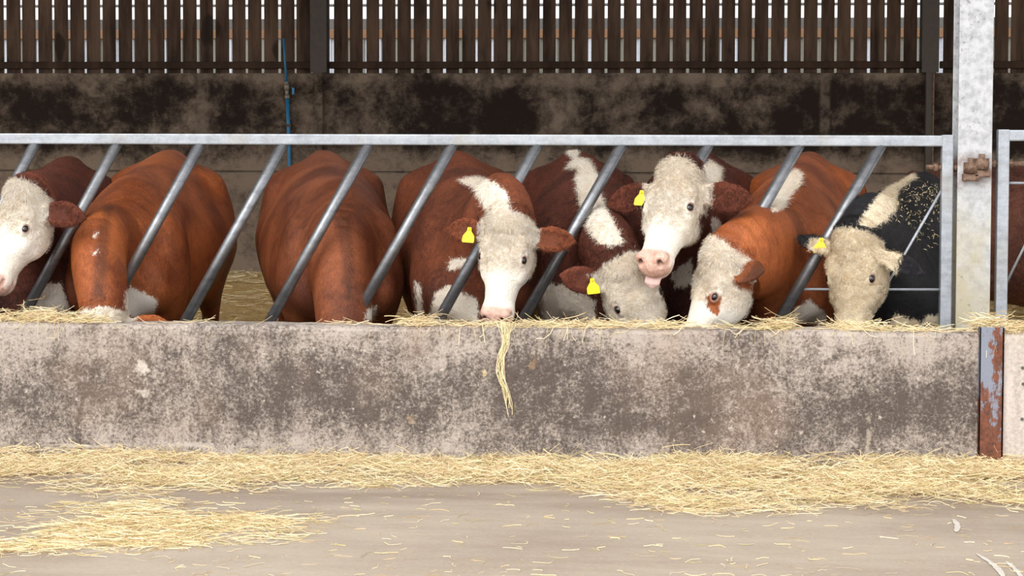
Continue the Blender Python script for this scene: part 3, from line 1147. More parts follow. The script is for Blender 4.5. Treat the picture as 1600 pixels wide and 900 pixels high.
    # ears
    for i, sg in enumerate((1, -1)):
        E, Bd = ear_frame(R, sg, c['ears'][i])
        N = np.cross(E, Bd)
        if N @ R[2] < 0:
            N = -N
        r0 = L(.045, sg * .095, -.085)
        ts = np.array([0, .05, .105, .165, .21, .232]) * hs * c.get('ear_len', 1.0)
        ew = c.get('ear_w', 1.0)
        pts = [r0 + E * t - N * (0.35 * t * t) for t in ts]
        hp.append(Tube(pts, V([.030, .046 * ew, .066 * ew, .062 * ew, .036 * ew, .012]), V([.030, .024, .018, .015, .012, .009]), Bd, k=0.025, smooth=3))
        pts2 = [p + N * (0.021 + 0.004) * hs for p in pts[1:-1]]
        hp.append(Tube(pts2, V([.024 * ew, .046 * ew, .042 * ew, .018 * ew]), V([.016, .019, .016, .012]), Bd, k=0.010, op='sub', smooth=3))
        c['ear%d' % i] = (r0, E, Bd, N, pts)
    return pr + hp, hp


def strands(name, P, N, coat, mat, parent, length, width, comb, curl, lift, seg=4, seedv=1, droop=0.0):
    """hair as fine curved ribbons rooted at P with normals N"""
    r = np.random.default_rng(seedv)
    n_ = len(P)
    if n_ == 0:
        return None
    L = length * r.uniform(0.6, 1.25, n_)
    rd = r.normal(size=(n_, 3))
    cb = np.asarray(comb, float)
    if cb.ndim == 1:
        cb = np.tile(cb, (n_, 1))
    d = cb + 0.45 * rd * curl + 0
    d -= N * np.einsum('ij,ij->i', d, N)[:, None]
    d /= np.linalg.norm(d, axis=1, keepdims=True) + 1e-9
    b = np.cross(N, d)
    ph = r.uniform(0, 6.28, n_)
    # neighbouring hairs share their curl so that they lie in locks
    cell = np.floor(P / 0.022)
    ph = np.sin(cell @ np.array([12.9898, 78.233, 37.719])) * 43758.5453 % 6.28 + 0.5 * r.normal(size=n_)
    pts = []
    for j in range(seg + 1):
        t = j / seg
        a = ph + t * (2.0 + 3.2 * curl)
        rad = (0.30 * curl) * L * t
        q = P - N * 0.002 + d * (L * t * (1 - 0.25 * curl))[:, None] + N * (L * lift * (t - 0.55 * t * t))[:, None] \
            + b * (np.sin(a) * rad)[:, None] + N * ((np.cos(a) * rad * 0.5 + rad * 0.4))[:, None]
        q[:, 2] -= droop * L * t * t
        pts.append(q)
    vd = P - CAM
    vd /= np.linalg.norm(vd, axis=1, keepdims=True)
    V = []
    for j in range(seg + 1):
        tg = pts[min(j + 1, seg)] - pts[max(j - 1, 0)]
        sd = np.cross(tg, N + 0.6 * rd * 0.5)
        sd /= np.linalg.norm(sd, axis=1, keepdims=True) + 1e-9
        wj = width * (1 - 0.75 * (j / seg))
        V += [pts[j] - sd * wj, pts[j] + sd * wj]
    V = np.stack(V, 1).reshape(-1, 3)
    m2 = 2 * (seg + 1)
    base = (np.arange(n_) * m2)[:, None]
    F = np.concatenate([base + np.array([2 * j, 2 * j + 1, 2 * j + 3, 2 * j + 2]) for j in range(seg)], 0)
    O = parent_world(parent)
    me = np_mesh(name, V - O, F)
    if coat is not None:
        set_attr(me, 'coat', np.repeat(coat, m2, 0))
        tn = np.repeat(np.clip(0.5 * (1 + np.sin(cell @ np.array([3.1, 7.7, 5.3]) * 9)) * .6 + r.random(n_) * .4, 0, 1), m2)
        tip = np.tile(np.repeat(np.linspace(0, 1, seg + 1), 2), n_)
        set_attr(me, 'tint', np.stack([tn, tip, tn, tn], 1))
    o = bpy.data.objects.new(name, me)
    COL.objects.link(o)
    me.materials.append(mat)
    me.polygons.foreach_set('use_smooth', np.ones(len(me.polygons), dtype=bool))
    o.parent = parent
    return o


def sample_surface(v, f, nrm, coat, wt, n_, seedv):
    r = np.random.default_rng(seedv)
    a, b, c, d = v[f[:, 0]], v[f[:, 1]], v[f[:, 2]], v[f[:, 3]]
    ar = 0.5 * np.linalg.norm(np.cross(c - a, d - b), axis=1) * wt[f].mean(1)
    if ar.sum() <= 0:
        return np.zeros((0, 3)), np.zeros((0, 3)), np.zeros((0, 4)), np.zeros((0,), int)
    i = r.choice(len(f), n_, p=ar / ar.sum())
    u, w = r.random(n_)[:, None], r.random(n_)[:, None]
    bl = lambda A: (A[f[i, 0]] * (1 - u) + A[f[i, 1]] * u) * (1 - w) + (A[f[i, 3]] * (1 - u) + A[f[i, 2]] * u) * w
    N = bl(nrm)
    N /= np.linalg.norm(N, axis=1, keepdims=True) + 1e-9
    return bl(v), N, bl(coat), f[i, 0]


def ell_mesh(name, c, r, R, mat, parent, seg=20):
    bm = bmesh.new()
    bmesh.ops.create_uvsphere(bm, u_segments=seg, v_segments=seg // 2, radius=1)
    for v in bm.verts:
        p = np.array(v.co) * r
        v.co = Vector(c + p @ R)
    me = bpy.data.meshes.new(name)
    bm.to_mesh(me)
    bm.free()
    return link(name, me, mat, parent, True)


def make_cow(c):
    s = c['size'] = c.get('size', 1.0)
    (fx, fy, fY), (rx, ry, rY) = c['front'], c['rear']
    F3, R3 = W(fx, fy, fY), W(rx, ry, rY)
    c['O'] = np.array([F3[0], fY, 0.0])
    c['fw'] = unit([F3[0] - R3[0], fY - rY, 0])
    c['hs'] = c.get('hs', 1.0)
    pp_ = W(*c['poll'])
    c['R'], c['L'] = head_geom(pp_, c['face'], c['dorsal'], c['hs'])
    c.setdefault('ears', ((0.05, 0.25, 0.25), (0.05, 0.25, 0.25)))
    if 'neck_px' in c:
        c['neck_mid'] = W(*c['neck_px'])
    prims, hp = cow_prims(c)
    R, L = c['R'], c['L']
    v, f, nrm = surface(prims, c.get('grid', GRID))
    # ---- coat fields
    n_ = len(v)
    hl = ((v - pp_) @ R.T) / c['hs']
    hd = sdf(hp, v)
    wf = np.full(n_, -0.2)
    inhead = np.minimum(0.035 - hd, 1)
    ho = c.get('white_off', 0.0)
    w = 0.045 + ho + hl[:, 0] + 0.25 * (hl[:, 2] + .05)
    ay = np.abs(hl[:, 1])
    earv = (ay > 0.118) & (hl[:, 0] < 0.155)
    eo = c.get('ear_white', 0.16)
    eo_ = np.where(hl[:, 1] > 0, eo[0], eo[1]) if isinstance(eo, tuple) else eo
    w = np.where(earv, np.minimum(w, (eo_ - ay) * 0.8), w)
    wf = np.maximum(wf, np.minimum(w, inhead))
    px = proj(v)
    vd = v - CAM
    vd /= np.linalg.norm(vd, axis=1, keepdims=True)
    facing = -np.einsum('ij,ij->i', nrm, vd)
    for kind, poly in c.get('patches', []):
        sd = poly_sd(poly, px) / 330.0
        sd = np.where(facing > -0.15, sd, -0.2)
        if kind == 'w':
            wf = np.maximum(wf, np.where(hd > 0.012, sd, -0.2))
        elif kind == 'W':
            wf = np.maximum(wf, sd)
        elif kind == 'b':
            wf = np.minimum(wf, -sd)
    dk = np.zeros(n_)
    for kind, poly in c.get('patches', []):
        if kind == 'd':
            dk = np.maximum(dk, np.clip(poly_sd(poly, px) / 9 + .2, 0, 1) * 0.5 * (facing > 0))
    coat = np.zeros((n_, 4))
    coat[:, 0] = np.clip(0.5 + wf * 3.0, 0, 1)
    near = hd < 0.03
    sst = lambda x, a, b: np.clip((x - a) / (b - a), 0, 1) ** 2 * (3 - 2 * np.clip((x - a) / (b - a), 0, 1))
    pink = sst(hl[:, 0], .405, .43) * sst(hl[:, 2], -.16, -.12) * (1 - sst(np.abs(hl[:, 1]), .070, .092))
    pink = np.where(near, pink, 0)
    dark = np.zeros(n_)
    for sg in (1, -1):
        e = np.linalg.norm((hl - np.array([.172, sg * .122, -.023])) / np.array([1.3, 1, 1]), axis=1)
        pink = np.maximum(pink, np.where(near, 0.75 * (1 - sst(e, .016, .026)), 0))
        dark = np.maximum(dark, np.where(near, 0.9 * (1 - sst(e, .013, .022)), 0))
        q = np.linalg.norm(hl - np.array([.472, sg * .046, -.030]), axis=1)
        dark = np.maximum(dark, np.where(near, 0.8 * (1 - sst(q, .010, .020)), 0))
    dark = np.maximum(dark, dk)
    if not c.get('pale_ear'):
        dark = np.maximum(dark, np.where(near & earv, np.clip((ay - .15) / .06, 0, 1) * c.get('ear_dark', .12), 0))
        for i, sg in enumerate((1, -1)):
            r0, E, Bd, N_, pts = c['ear%d' % i]
            q = v - (r0 + E * 0.105 * c['hs'])
            a, b = q @ E, q @ Bd
            inside = (1 - sst(np.abs(a) / .075, .6, 1)) * (1 - sst(np.abs(b) / .045, .6, 1)) * ((nrm @ N_) > 0.2) * (np.abs(q @ N_) < .05)
            dark = np.maximum(dark, np.where(near, inside * c.get('ear_in', 0.45), 0))
    coat[:, 1] = pink
    coat[:, 2] = dark
    curl = sst(hl[:, 0], -.12, -.04) * (1 - sst(hl[:, 0], c.get('curl_to', .22), c.get('curl_to', .22) + .1)) * near
    coat[:, 3] = np.maximum(curl, np.where(hd > 0.02, 0.5, 0.0))
    # surface locks of the woolly coats
    amp = c.get('wool', 0.0)
    ph = rng.uniform(0, 6.28, 12)
    disp = np.zeros(n_)
    for q in range(6):
        k = rng.normal(size=3)
        k = k / np.linalg.norm(k) * (40 + 28 * q)
        disp += np.sin(v @ k + ph[q] + 2.2 * np.sin(v @ (k[::-1] * 0.31) + ph[q + 6])) / (1 + 0.35 * q)
    body_amp = amp * sst(hd, .0, .05)
    head_amp = c.get('head_wool', 0.0016) * curl
    v = v + nrm * (disp * (body_amp + head_amp))[:, None]

    O = c['O']
    me = np_mesh('cow', v - O, f)
    set_attr(me, 'coat', coat)
    el = (near & earv) * np.clip((ay - .12) / .04, 0, 1) * c.get('ear_light', 1.0)
    set_attr(me, 'tint', np.stack([np.zeros(n_), el, el, el], 1))
    o = bpy.data.objects.new('cow', me)
    COL.objects.link(o)
    o.location = O
    me.materials.append(c['mat'])
    me.polygons.foreach_set('use_smooth', np.ones(len(me.polygons), dtype=bool))
    tag(o, c['label'], 'cow', 'cattle feeding along the barrier')
    # ---- parts
    for sg in (1, -1):
        ell_mesh('eye', L(.172, sg * .107, -.0305), np.array([.021, .0185, .0175]) * c['hs'], R, M['eye'], o)
    if c.get('tag') is not None:
        i, t, tilt, off = c['tag']
        r0, E, Bd, N_, pts = c['ear%d' % i]
        base = r0 + E * t * c['hs'] + N_ * 0.030 * c['hs']
        dn = unit(np.array([0, 0, -1.0]) * 1.0 + E * tilt + N_ * off)
        sd = unit(np.cross(dn, N_ if abs(dn @ N_) < 0.9 else E))
        nn = np.cross(sd, dn)
        out = [(-.009, -.014), (.009, -.014), (.011, .004), (.018, .012), (.028, .026), (.030, .050), (.026, .056), (-.026, .056), (-.030, .050), (-.028, .026), (-.018, .012), (-.011, .004)]
        bm = bmesh.new()
        A = [bm.verts.new(Vector(base + sd * x + dn * y + nn * 0.0015)) for x, y in out]
        B = [bm.verts.new(Vector(base + sd * x + dn * y - nn * 0.0015 + 0)) for x, y in out]
        bm.faces.new(A)
        bm.faces.new(B[::-1])
        for k in range(len(out)):
            bm.faces.new((A[k], B[k], B[(k + 1) % len(out)], A[(k + 1) % len(out)]))
        bmesh.ops.recalc_face_normals(bm, faces=bm.faces[:])
        m2 = bpy.data.meshes.new('ear_tag')
        bm.to_mesh(m2)
        bm.free()
        tg = link('ear_tag', m2, M['tag'], o)
        tag(tg, 'yellow plastic ear tag')
        ell_mesh('stud', base - dn * 0.004 + nn * 0.003, np.array([.006, .006, .004]), np.stack([sd, dn, nn]), M['tag'], tg, 10)
    if c.get('tongue'):
        a, b = c['tongue']
        bm = MB()
        pts = catmull([L(.40, 0, -.118), L(.46, a * .3, -.122), L(.505, a * .8, -.130), L(.53, a, -.150)], 5)
        tw = np.interp(np.linspace(0, 1, len(pts)), [0, .5, .85, 1], [.030, .038, .036, .018])
        tt = Tube(pts, tw, tw * 0.38, R[1])
        tv, tf, tn = surface([tt], 0.004)
        m3 = np_mesh('tongue', tv, tf)
        link('tongue', m3, M['tongue'], o, True)
    # ---- hair
    eyed = np.minimum(*[np.linalg.norm((hl - np.array([.172, sg * .118, -.025])) / np.array([1.3, 1, 1]), axis=1) for sg in (1, -1)])
    noeye = np.where(near & (eyed < .036), 0.0, 1.0)
    if c.get('hair', 1):
        vis = np.where(facing > -0.25, 1.0, 0.0) * (v[:, 2] > 0.38)
        wt = vis * near * noeye * (coat[:, 3] > 0.05) * (coat[:, 1] < .2) * (coat[:, 2] < .3) * np.where(earv, 0.6, 1.0) * (0.3 + 0.7 * coat[:, 3])
        if c.get('face_hair', 7000):
            P, N, cc_, _ = sample_surface(v, f, nrm, coat, wt, c.get('face_hair', 7000), 5)
            o2 = strands('head_hair', P, N, cc_, c['mat'], o, c.get('curl_len', 0.022), 0.0009, R[0] * 0.9, 1.25, 0.6, seg=5, seedv=11)
            tag(o2, 'curly hair of the forehead')
        wt = vis * noeye * (1 - near * 0.8) * (v[:, 1] < c['O'][1] + 1.9) * (coat[:, 1] < .2) * (coat[:, 2] < .5)
        nb_ = c.get('body_hair', 14000)
        P, N, cc_, _ = sample_surface(v, f, nrm, coat, wt, nb_, 6)
        cb = -c['fw'] * 0.7 + np.array([0, 0, -0.7])
        o3 = strands('coat_hair', P, N, cc_, c['mat'], o, c.get('fur_len', 0.016), c.get('fur_w', 0.0008), cb, c.get('fur_curl', 0.45), c.get('fur_lift', 0.5), seg=3, seedv=12)
        # long pale hair of the crest
        crest = vis * c.get('crest', 1) * (hd > 0.01) * (coat[:, 0] > 0.5) * (v[:, 2] > 0.75)
        if crest.sum() > 30:
            P, N, cc_, _ = sample_surface(v, f, nrm, coat, crest, 2600, 8)
            o4 = strands('crest_hair', P, N, cc_, c['mat'], o, 0.034, 0.0009, cb, 0.5, 0.55, seg=4, seedv=14)
            tag(o4, 'pale hair of the neck crest')
    if c.get('hay_bits'):
        wt = poly_in(c['hay_bits'], px) * (facing > .1) * (hd > .02)
        P, N, cc_, _ = sample_surface(v, f, nrm, coat, wt.astype(float), 230, 31)
        r = np.random.default_rng(9)
        d = r.normal(size=P.shape)
        d -= N * np.einsum('ij,ij->i', d, N)[:, None]
        d /= np.linalg.norm(d, axis=1, keepdims=True)
        L_ = r.uniform(.004, .016, len(P))[:, None]
        sd = np.cross(d, N) * .0013
        P = P + N * .014
        V = np.stack([P - d * L_ - sd, P - d * L_ + sd, P + N * .005 - sd, P + N * .005 + sd, P + d * L_ - sd, P + d * L_ + sd], 1).reshape(-1, 3)
        b_ = (np.arange(len(P)) * 6)[:, None]
        F = np.concatenate([b_ + np.array([0, 1, 3, 2]), b_ + np.array([2, 3, 5, 4])])
        m4 = np_mesh('hay_bits', V, F)
        set_attr(m4, 'tint', np.repeat(np.stack([r.random(len(P))] * 3 + [np.ones(len(P))], 1), 6, 0))
        tag(link('hay_bits', m4, M['hay']), 'small bits of hay lying on the back of the black cow', 'hay', kind='stuff')
    lm = dict(eyeL=L(.172, .122, -.023), eyeR=L(.172, -.122, -.023), earL=c['ear0'][4][-1], earR=c['ear1'][4][-1], muz=L(.48, 0, -.06), poll=L(0, 0, 0))
    print('COW', c['label'][:36], n_, {k: tuple(np.round(proj(p)).astype(int)) for k, p in lm.items()}, 'muz z %.2f' % lm['muz'][2])
    return o


ORANGE = mat_coat('orange_brown_coat', (190, 105, 54), (120, 58, 29), 0.62, 0.12)
RED = mat_coat('red_brown_coat', (164, 92, 55), (100, 51, 31), 0.64, 0.12)
CHEST = mat_coat('chestnut_coat', (146, 78, 46), (80, 39, 25), 0.42, 0.55)
MAROON = mat_coat('dark_maroon_coat', (116, 58, 38), (54, 26, 18), 0.35, 0.95)
BLACK = mat_coat('black_coat', (36, 35, 39), (14, 13, 15), 0.4, 0.5, cream=(246, 232, 204), cream2=(214, 182, 136))
BARK = mat_coat('dull_brown_coat', (128, 78, 60), (62, 34, 27), 0.35, 0.9)

CATTLE = [
    dict(label='brown cow at the picture edge hidden but for a strip of its back', mat=MAROON, front=(-160, 400, .55), rear=(-75, 300, 1.95), withers=-.10,
         poll=(-190, 430, -.25), face=(-.1, -.3, -.9), dorsal=(0, -1, .2), hair=0, size=.98),
    dict(label='dark brown woolly cow with a white face turned to the left edge of the photo', mat=MAROON, front=(56, 400, .5), rear=(122, 260, 1.95), withers=-.09,
         poll=(27, 304, -.18), face=(-.22, -.40, -.87), dorsal=(-.50, -1, .2), wool=.0012, size=.97, wide=.92, hs=.92, curl_to=.12, tag=None, ear_len=1.1,
         ears=((0.0, .2, -.35), (0.05, .25, .25)),
         patches=[('w', [(60, 445), (95, 442), (112, 492), (40, 492)])]),
    dict(label='orange brown cow with its head hidden behind the wall, white specks on its neck', mat=ORANGE, front=(200, 400, .55), rear=(280, 240, 1.95), withers=-.06,
         crest=0, poll=(157, 501, -.28), face=(.02, -.05, -1), dorsal=(.1, -1, -.1), hs=.92, neck_px=(156, 400, .04), neck=.98, face_hair=2500, body_hair=22000, fur_len=.010, fur_lift=.25, fur_curl=.2,
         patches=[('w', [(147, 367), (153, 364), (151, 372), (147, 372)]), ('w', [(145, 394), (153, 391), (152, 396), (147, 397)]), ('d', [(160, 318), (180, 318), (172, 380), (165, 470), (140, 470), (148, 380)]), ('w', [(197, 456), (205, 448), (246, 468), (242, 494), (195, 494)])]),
    dict(label='sleek red brown cow seen head on with its head down out of sight', mat=RED, front=(530, 400, .62), rear=(500, 240, 2.0), withers=-.07,
         poll=(533, 534, -.14), face=(.05, -.30, -.85), dorsal=(0, -1, .1), hs=.92, neck_px=(533, 410, .26), neck=1.12, wide=1.0, face_hair=0, body_hair=22000, fur_len=.010, fur_lift=.25, fur_curl=.2,
         ears=((0.0, .1, .25), (0.0, .1, .25)),
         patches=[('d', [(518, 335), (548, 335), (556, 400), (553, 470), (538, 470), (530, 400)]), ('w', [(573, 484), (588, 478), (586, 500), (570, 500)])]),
    dict(label='white faced brown cow looking straight out, pale muzzle resting just above the wall', mat=CHEST, front=(740, 400, .55), rear=(708, 250, 1.9), withers=-.06,
         poll=(789, 350, -.24), face=(-.11, -.16, -.97), dorsal=(-.20, -1, .15), hs=.89, wool=.0007, neck_px=(778, 335, .06), ear_dark=.1, tag=(1, .105, 0.05, 0.2), curl_to=.15, ear_len=1.05,
         ears=((.02, .15, -.05), (.04, .10, -.05)),
         patches=[('w', [(716, 281), (745, 276), (772, 284), (792, 300), (800, 330), (792, 352), (772, 348), (752, 318), (742, 297)]),
                  ('w', [(680, 458), (700, 446), (745, 468), (748, 502), (668, 502)]), ('w', [(648, 440), (655, 445), (661, 497), (652, 497)]),
                  ('w', [(704, 404), (730, 405), (728, 415), (702, 422)])]),
    dict(label='dark brown cow with a broad white stripe down its spine, eye at wall height', mat=MAROON, front=(934, 400, .6), rear=(890, 240, 2.0), withers=-.05,
         poll=(978, 418, -.24), face=(.40, -.05, -.90), dorsal=(.32, -1, .10), hs=.93, wool=.0014, neck_px=(950, 388, .06), tag=(1, .085, -.1, .15), curl_to=.34, curl_len=.024, face_hair=11000,
         ears=((0.0, .3, .3), (.62, .0, -.05)), fur_len=.02, fur_w=.001, fur_curl=.85, body_hair=34000,
         patches=[('w', [(874, 226), (905, 230), (904, 246), (920, 250), (935, 275), (938, 300), (950, 330), (970, 368), (973, 381), (955, 385), (935, 380), (915, 352), (919, 343), (905, 315), (900, 285), (903, 264), (884, 264), (895, 250)]),
                  ('w', [(838, 465), (858, 442), (900, 450), (930, 470), (930, 504), (828, 504)])]),
    dict(label='white faced brown cow with raised head putting its pink tongue out', mat=MAROON, front=(1094, 380, .62), rear=(1098, 240, 1.95), withers=-.02,
         poll=(1054, 270, -.16), face=(-.25, -.56, -.82), dorsal=(-.42, -1, .42), hs=.97, wool=.0012, neck_px=(1082, 330, .14), ear_dark=.0, ear_in=.15, ear_white=.168, tag=(1, .075, .05, .25), tongue=(-.018, .0), curl_to=.2, curl_len=.022, face_hair=10000, mouth=.003,
         ears=((-.06, .12, -.45), (-.28, .05, -.45)), wide=.90, ear_len=1.12, ear_w=1.05, body_hair=26000, fur_w=.001, fur_curl=.85, fur_len=.02,
         patches=[('w', [(1092, 268), (1108, 250), (1127, 262), (1124, 285), (1113, 300), (1095, 290)]), ('w', [(1106, 338), (1124, 343), (1132, 374), (1104, 382), (1104, 350)]),
                  ('b', [(1093, 334), (1112, 332), (1113, 364), (1106, 380), (1094, 374)]), ('W', [(1050, 425), (1080, 405), (1082, 445), (1055, 450)])]),
    dict(label='orange brown cow turning its white cheek, brown patch around the eye', mat=ORANGE, front=(1222, 400, .55), rear=(1274, 240, 2.0), withers=-.04,
         poll=(1114, 402, -.24), face=(-.36, -.05, -.93), dorsal=(-.86, -.42, .36), hs=.93, neck_px=(1180, 395, -.02), neck=1.08, wide=.95, curl_to=.12, body_hair=22000, fur_len=.010, fur_lift=.25, fur_curl=.2,
         ears=((.42, .18, .25), (0.05, .25, .25)), ear_light=0, white_off=.03, ear_w=.95, ear_len=.85, ear_white=.145, ear_dark=.7,
         patches=[('w', [(1203, 320), (1213, 290), (1228, 272), (1243, 264), (1252, 272), (1250, 286), (1238, 302), (1222, 326), (1208, 331)]),
                  ('b', [(1103, 462), (1116, 456), (1128, 466), (1123, 490), (1113, 491), (1104, 480)]), ('b', [(1146, 430), (1160, 430), (1180, 440), (1173, 453), (1158, 450), (1148, 442)]),
                  ('w', [(1235, 504), (1240, 485), (1265, 468), (1288, 488), (1292, 506)])]),
    dict(label='black cow with a curly cream face and hay bits on its back', mat=BLACK, front=(1412, 400, .5), rear=(1448, 270, 1.75), withers=-.08,
         poll=(1327, 378, -.22), face=(-.06, -.16, -.97), dorsal=(-.62, -1, .15), hs=.93, neck_px=(1368, 362, .08), size=.92, wide=.95, tag=(1, .10, .1, .2), curl_to=.3, curl_len=.022, face_hair=12000, wool=.0008,
         face_tint=1, hay_bits=[(1398, 300), (1440, 285), (1470, 290), (1470, 400), (1440, 400), (1420, 360), (1395, 345)], ears=((-.32, .15, .5), (.40, .0, .7)), ear_white=(.215, .25), pale_ear=1, ear_w=.8, ear_len=1.05,
         patches=[('w', [(1336, 360), (1350, 335), (1372, 305), (1395, 283), (1408, 274), (1425, 268), (1434, 277), (1420, 286), (1405, 296), (1398, 330), (1385, 345), (1370, 352), (1352, 364)]),
                  ('w', [(1388, 508), (1400, 490), (1418, 496), (1440, 504), (1450, 494), (1470, 492), (1470, 510)])]),
    dict(label='dull brown cow standing sideways behind the galvanised column', mat=BARK, front=(1795, 400, 2.45), rear=(1430, 300, 2.80), withers=-.02,
         poll=(1960, 330, 2.3), face=(.7, -.2, -.7), dorsal=(.6, -.1, .8), size=.96, wool=.0014, body_hair=16000, face_hair=0, fur_len=.03, fur_curl=.7),
]

for c_ in CATTLE:
    make_cow(c_)

# ------------------------------------------------------------------ hay
def ground_pt(px, py):
    d = fwd + RGT * (px - PCX) / FOCAL - UPV * (py - PCY) / FOCAL
    return CAM + d * (-CAM[2] / d[2])


def hay_strands(name, P, length, lift, mat, along=0.55, width=0.0014, seg=6, seedv=0, flat=1.0, ground=0.0, sag=None):
    """loose curved stalks whose middle lies at P (heights included)"""
    r = np.random.default_rng(seedv)
    n_ = len(P)
    L = length * r.uniform(0.35, 1.5, n_)
    ang = r.normal(0, along, n_) + np.where(r.random(n_) < .5, 0, math.pi)
    pitch_ = r.normal(0, 0.16, n_) * flat
    d = np.stack([np.cos(ang) * np.cos(pitch_), np.sin(ang) * np.cos(pitch_), np.sin(pitch_)], 1)
    side = np.stack([-np.sin(ang), np.cos(ang), np.zeros(n_)], 1)
    bend = r.normal(0, 0.5, n_)
    s2 = r.normal(0, 0.22, n_)
    bup = r.normal(0, 0.12, n_) * flat
    V = []
    wv = width * r.uniform(.6, 1.5, n_)
    roll = r.uniform(0, 3.14, n_)
    for j in range(seg + 1):
        t = j / seg - 0.5
        q = P + d * (L * t)[:, None] + side * (L * (bend * (t * t - .08) * 2 + s2 * np.sin(t * 9 + roll) * .35))[:, None]
        q[:, 2] += L * bup * (t * t) * 2
        if sag is not None:
            q[:, 2] = sag(q)
        q[:, 2] = np.maximum(q[:, 2], ground(q) + 0.002 if callable(ground) else ground + 0.002)
        w = (side * np.cos(roll)[:, None] + np.array([0, 0, 1.0]) * np.sin(roll)[:, None]) * wv[:, None]
        V += [q - w, q + w]
    V = np.stack(V, 1).reshape(-1, 3)
    m2 = 2 * (seg + 1)
    base = (np.arange(n_) * m2)[:, None]
    F = np.concatenate([base + np.array([2 * j, 2 * j + 1, 2 * j + 3, 2 * j + 2]) for j in range(seg)], 0)
    tint = np.repeat(np.stack([r.random(n_), r.random(n_), r.random(n_), np.ones(n_)], 1), m2, 0)
    return V, F, tint


def hay_object(name, sets, mat, label, parent=None):
    Vs, Fs, Ts = [], [], []
    o_ = 0
    for V, F, T in sets:
        Vs.append(V)
        Fs.append(F + o_)
        Ts.append(T)
        o_ += len(V)
    me = np_mesh(name, np.concatenate(Vs), np.concatenate(Fs))
    set_attr(me, 'tint', np.concatenate(Ts))
    o = link(name, me, mat)
    return tag(o, label, 'hay', kind='stuff')


def vnoise(x, y, sc, seedv):
    r = np.random.default_rng(seedv)
    out = np.zeros_like(x)
    for q in range(7):
        a = r.uniform(0, 6.28)
        k = sc * r.uniform(.5, 2.0)
        out += np.sin((x * math.cos(a) + y * math.sin(a)) * k + r.uniform(0, 6.28)) / 7 ** .5
    return out


edge_px = [(-420, 772), (-200, 768), (0, 764), (150, 778), (330, 782), (470, 768), (640, 766), (850, 768), (930, 778), (1010, 800), (1090, 812), (1230, 808), (1350, 802), (1480, 798), (1600, 802), (1800, 806), (2100, 800)]
EP = np.array([ground_pt(*p)[:2] for p in edge_px])
r = np.random.default_rng(21)


def strip_fill(x, y):
    """0 at the outer edge of the hay strip, 1 at the wall"""
    e = np.interp(x, EP[:, 0], EP[:, 1])
    return np.clip((y - e) / (-0.65 - e), 0, 1)


def mound(x, y):
    f = strip_fill(x, y)
    n_ = vnoise(x, y * 1.6, 9, 3) * .5 + vnoise(x, y, 3.0, 5) * .6
    hgt = np.interp(x, [-3.2, -2.4, -1.4, 0, .8, 2.1, 2.35, 3.2], [.050, .045, .012, .022, .045, .050, .065, .065])
    return np.clip(f, 0, 1) ** .7 * hgt * (0.75 + 0.35 * n_)


sets = []
n_ = 38000
x = r.uniform(-3.7, 3.9, n_ * 3)
y = r.uniform(-2.0, -0.66, n_ * 3)
f = strip_fill(x, y)
dn = np.clip(f * 2.6, 0, 1) * np.clip(0.66 + 0.62 * vnoise(x, y * 2.2, 7, 8) + 0.25 * vnoise(x, y * 2, 2.5, 9), 0.06, 1) * np.interp(x, [-2.6, -2.2, -1.2, -.2, .4, .7], [1, .8, .5, .6, .85, 1])
k = np.where(r.random(n_ * 3) < dn)[0][:n_]
P = np.stack([x[k], y[k], np.zeros(len(k))], 1)
P[:, 2] = mound(P[:, 0], P[:, 1]) * r.uniform(.5, 1.15, len(k)) + r.exponential(.006, len(k))
P[:, 1] = np.minimum(P[:, 1], -0.675)
V, F, T = hay_strands('h', P, .115, 0, None, along=.95, seedv=1, width=.00105, flat=1.3)
V[:, 1] = np.minimum(V[:, 1], -0.657)
sets.append((V, F, T))
hay_object('loose_hay', sets, M['hay'], 'long strip of loose pale hay along the foot of the feed wall')

# matted bed under the strip
gx_, gy_ = np.meshgrid(np.linspace(-3.8, 4.0, 420), np.linspace(-2.0, -0.652, 90), indexing='ij')
hz = mound(gx_, gy_) * .8 - .012 * np.clip(.4 - vnoise(gx_, gy_ * 2.2, 7, 8), 0, 1) + .006 * vnoise(gx_, gy_ * 2, 22, 31) + .004 * vnoise(gx_, gy_ * 2, 50, 33) - .012
hz -= .03 * (strip_fill(gx_, gy_) <= 0.02)
hz = np.maximum(hz, -.01)
idx = np.arange(420 * 90).reshape(420, 90)
fc = np.stack([idx[:-1, :-1], idx[1:, :-1], idx[1:, 1:], idx[:-1, 1:]], -1).reshape(-1, 4)
o = link('matted_hay', np_mesh('matted_hay', np.stack([gx_, gy_, hz], -1).reshape(-1, 3), fc), M['litter'], smooth=True)
tag(o, 'trodden mat of hay under the loose strip at the wall foot', 'hay', kind='stuff')

# the separate patch on the yard
px = np.concatenate([r.normal(265, 85, 2600), r.normal(200, 75, 1400), r.normal(400, 50, 420), r.uniform(-60, 150, 420), r.normal(210, 60, 420)])
py = np.concatenate([r.normal(825, 10, 2600), r.normal(843, 8, 1400), r.normal(822, 8, 420), r.normal(857, 5, 420), r.normal(798, 7, 420)])
P = np.array([ground_pt(a, b) for a, b in zip(px, py)])
keep = (vnoise(P[:, 0], P[:, 1] * 2, 11, 77) > r.normal(-.25, .6, len(P)))
P = P[keep]
P[:, 2] = r.exponential(.006, len(P))
hay_object('hay_patch', [hay_strands('h', P, .12, 0, None, along=.7, seedv=2, flat=.5, width=.0011)], M['hay'], 'separate flat patch of hay on the yard in front of the strip')

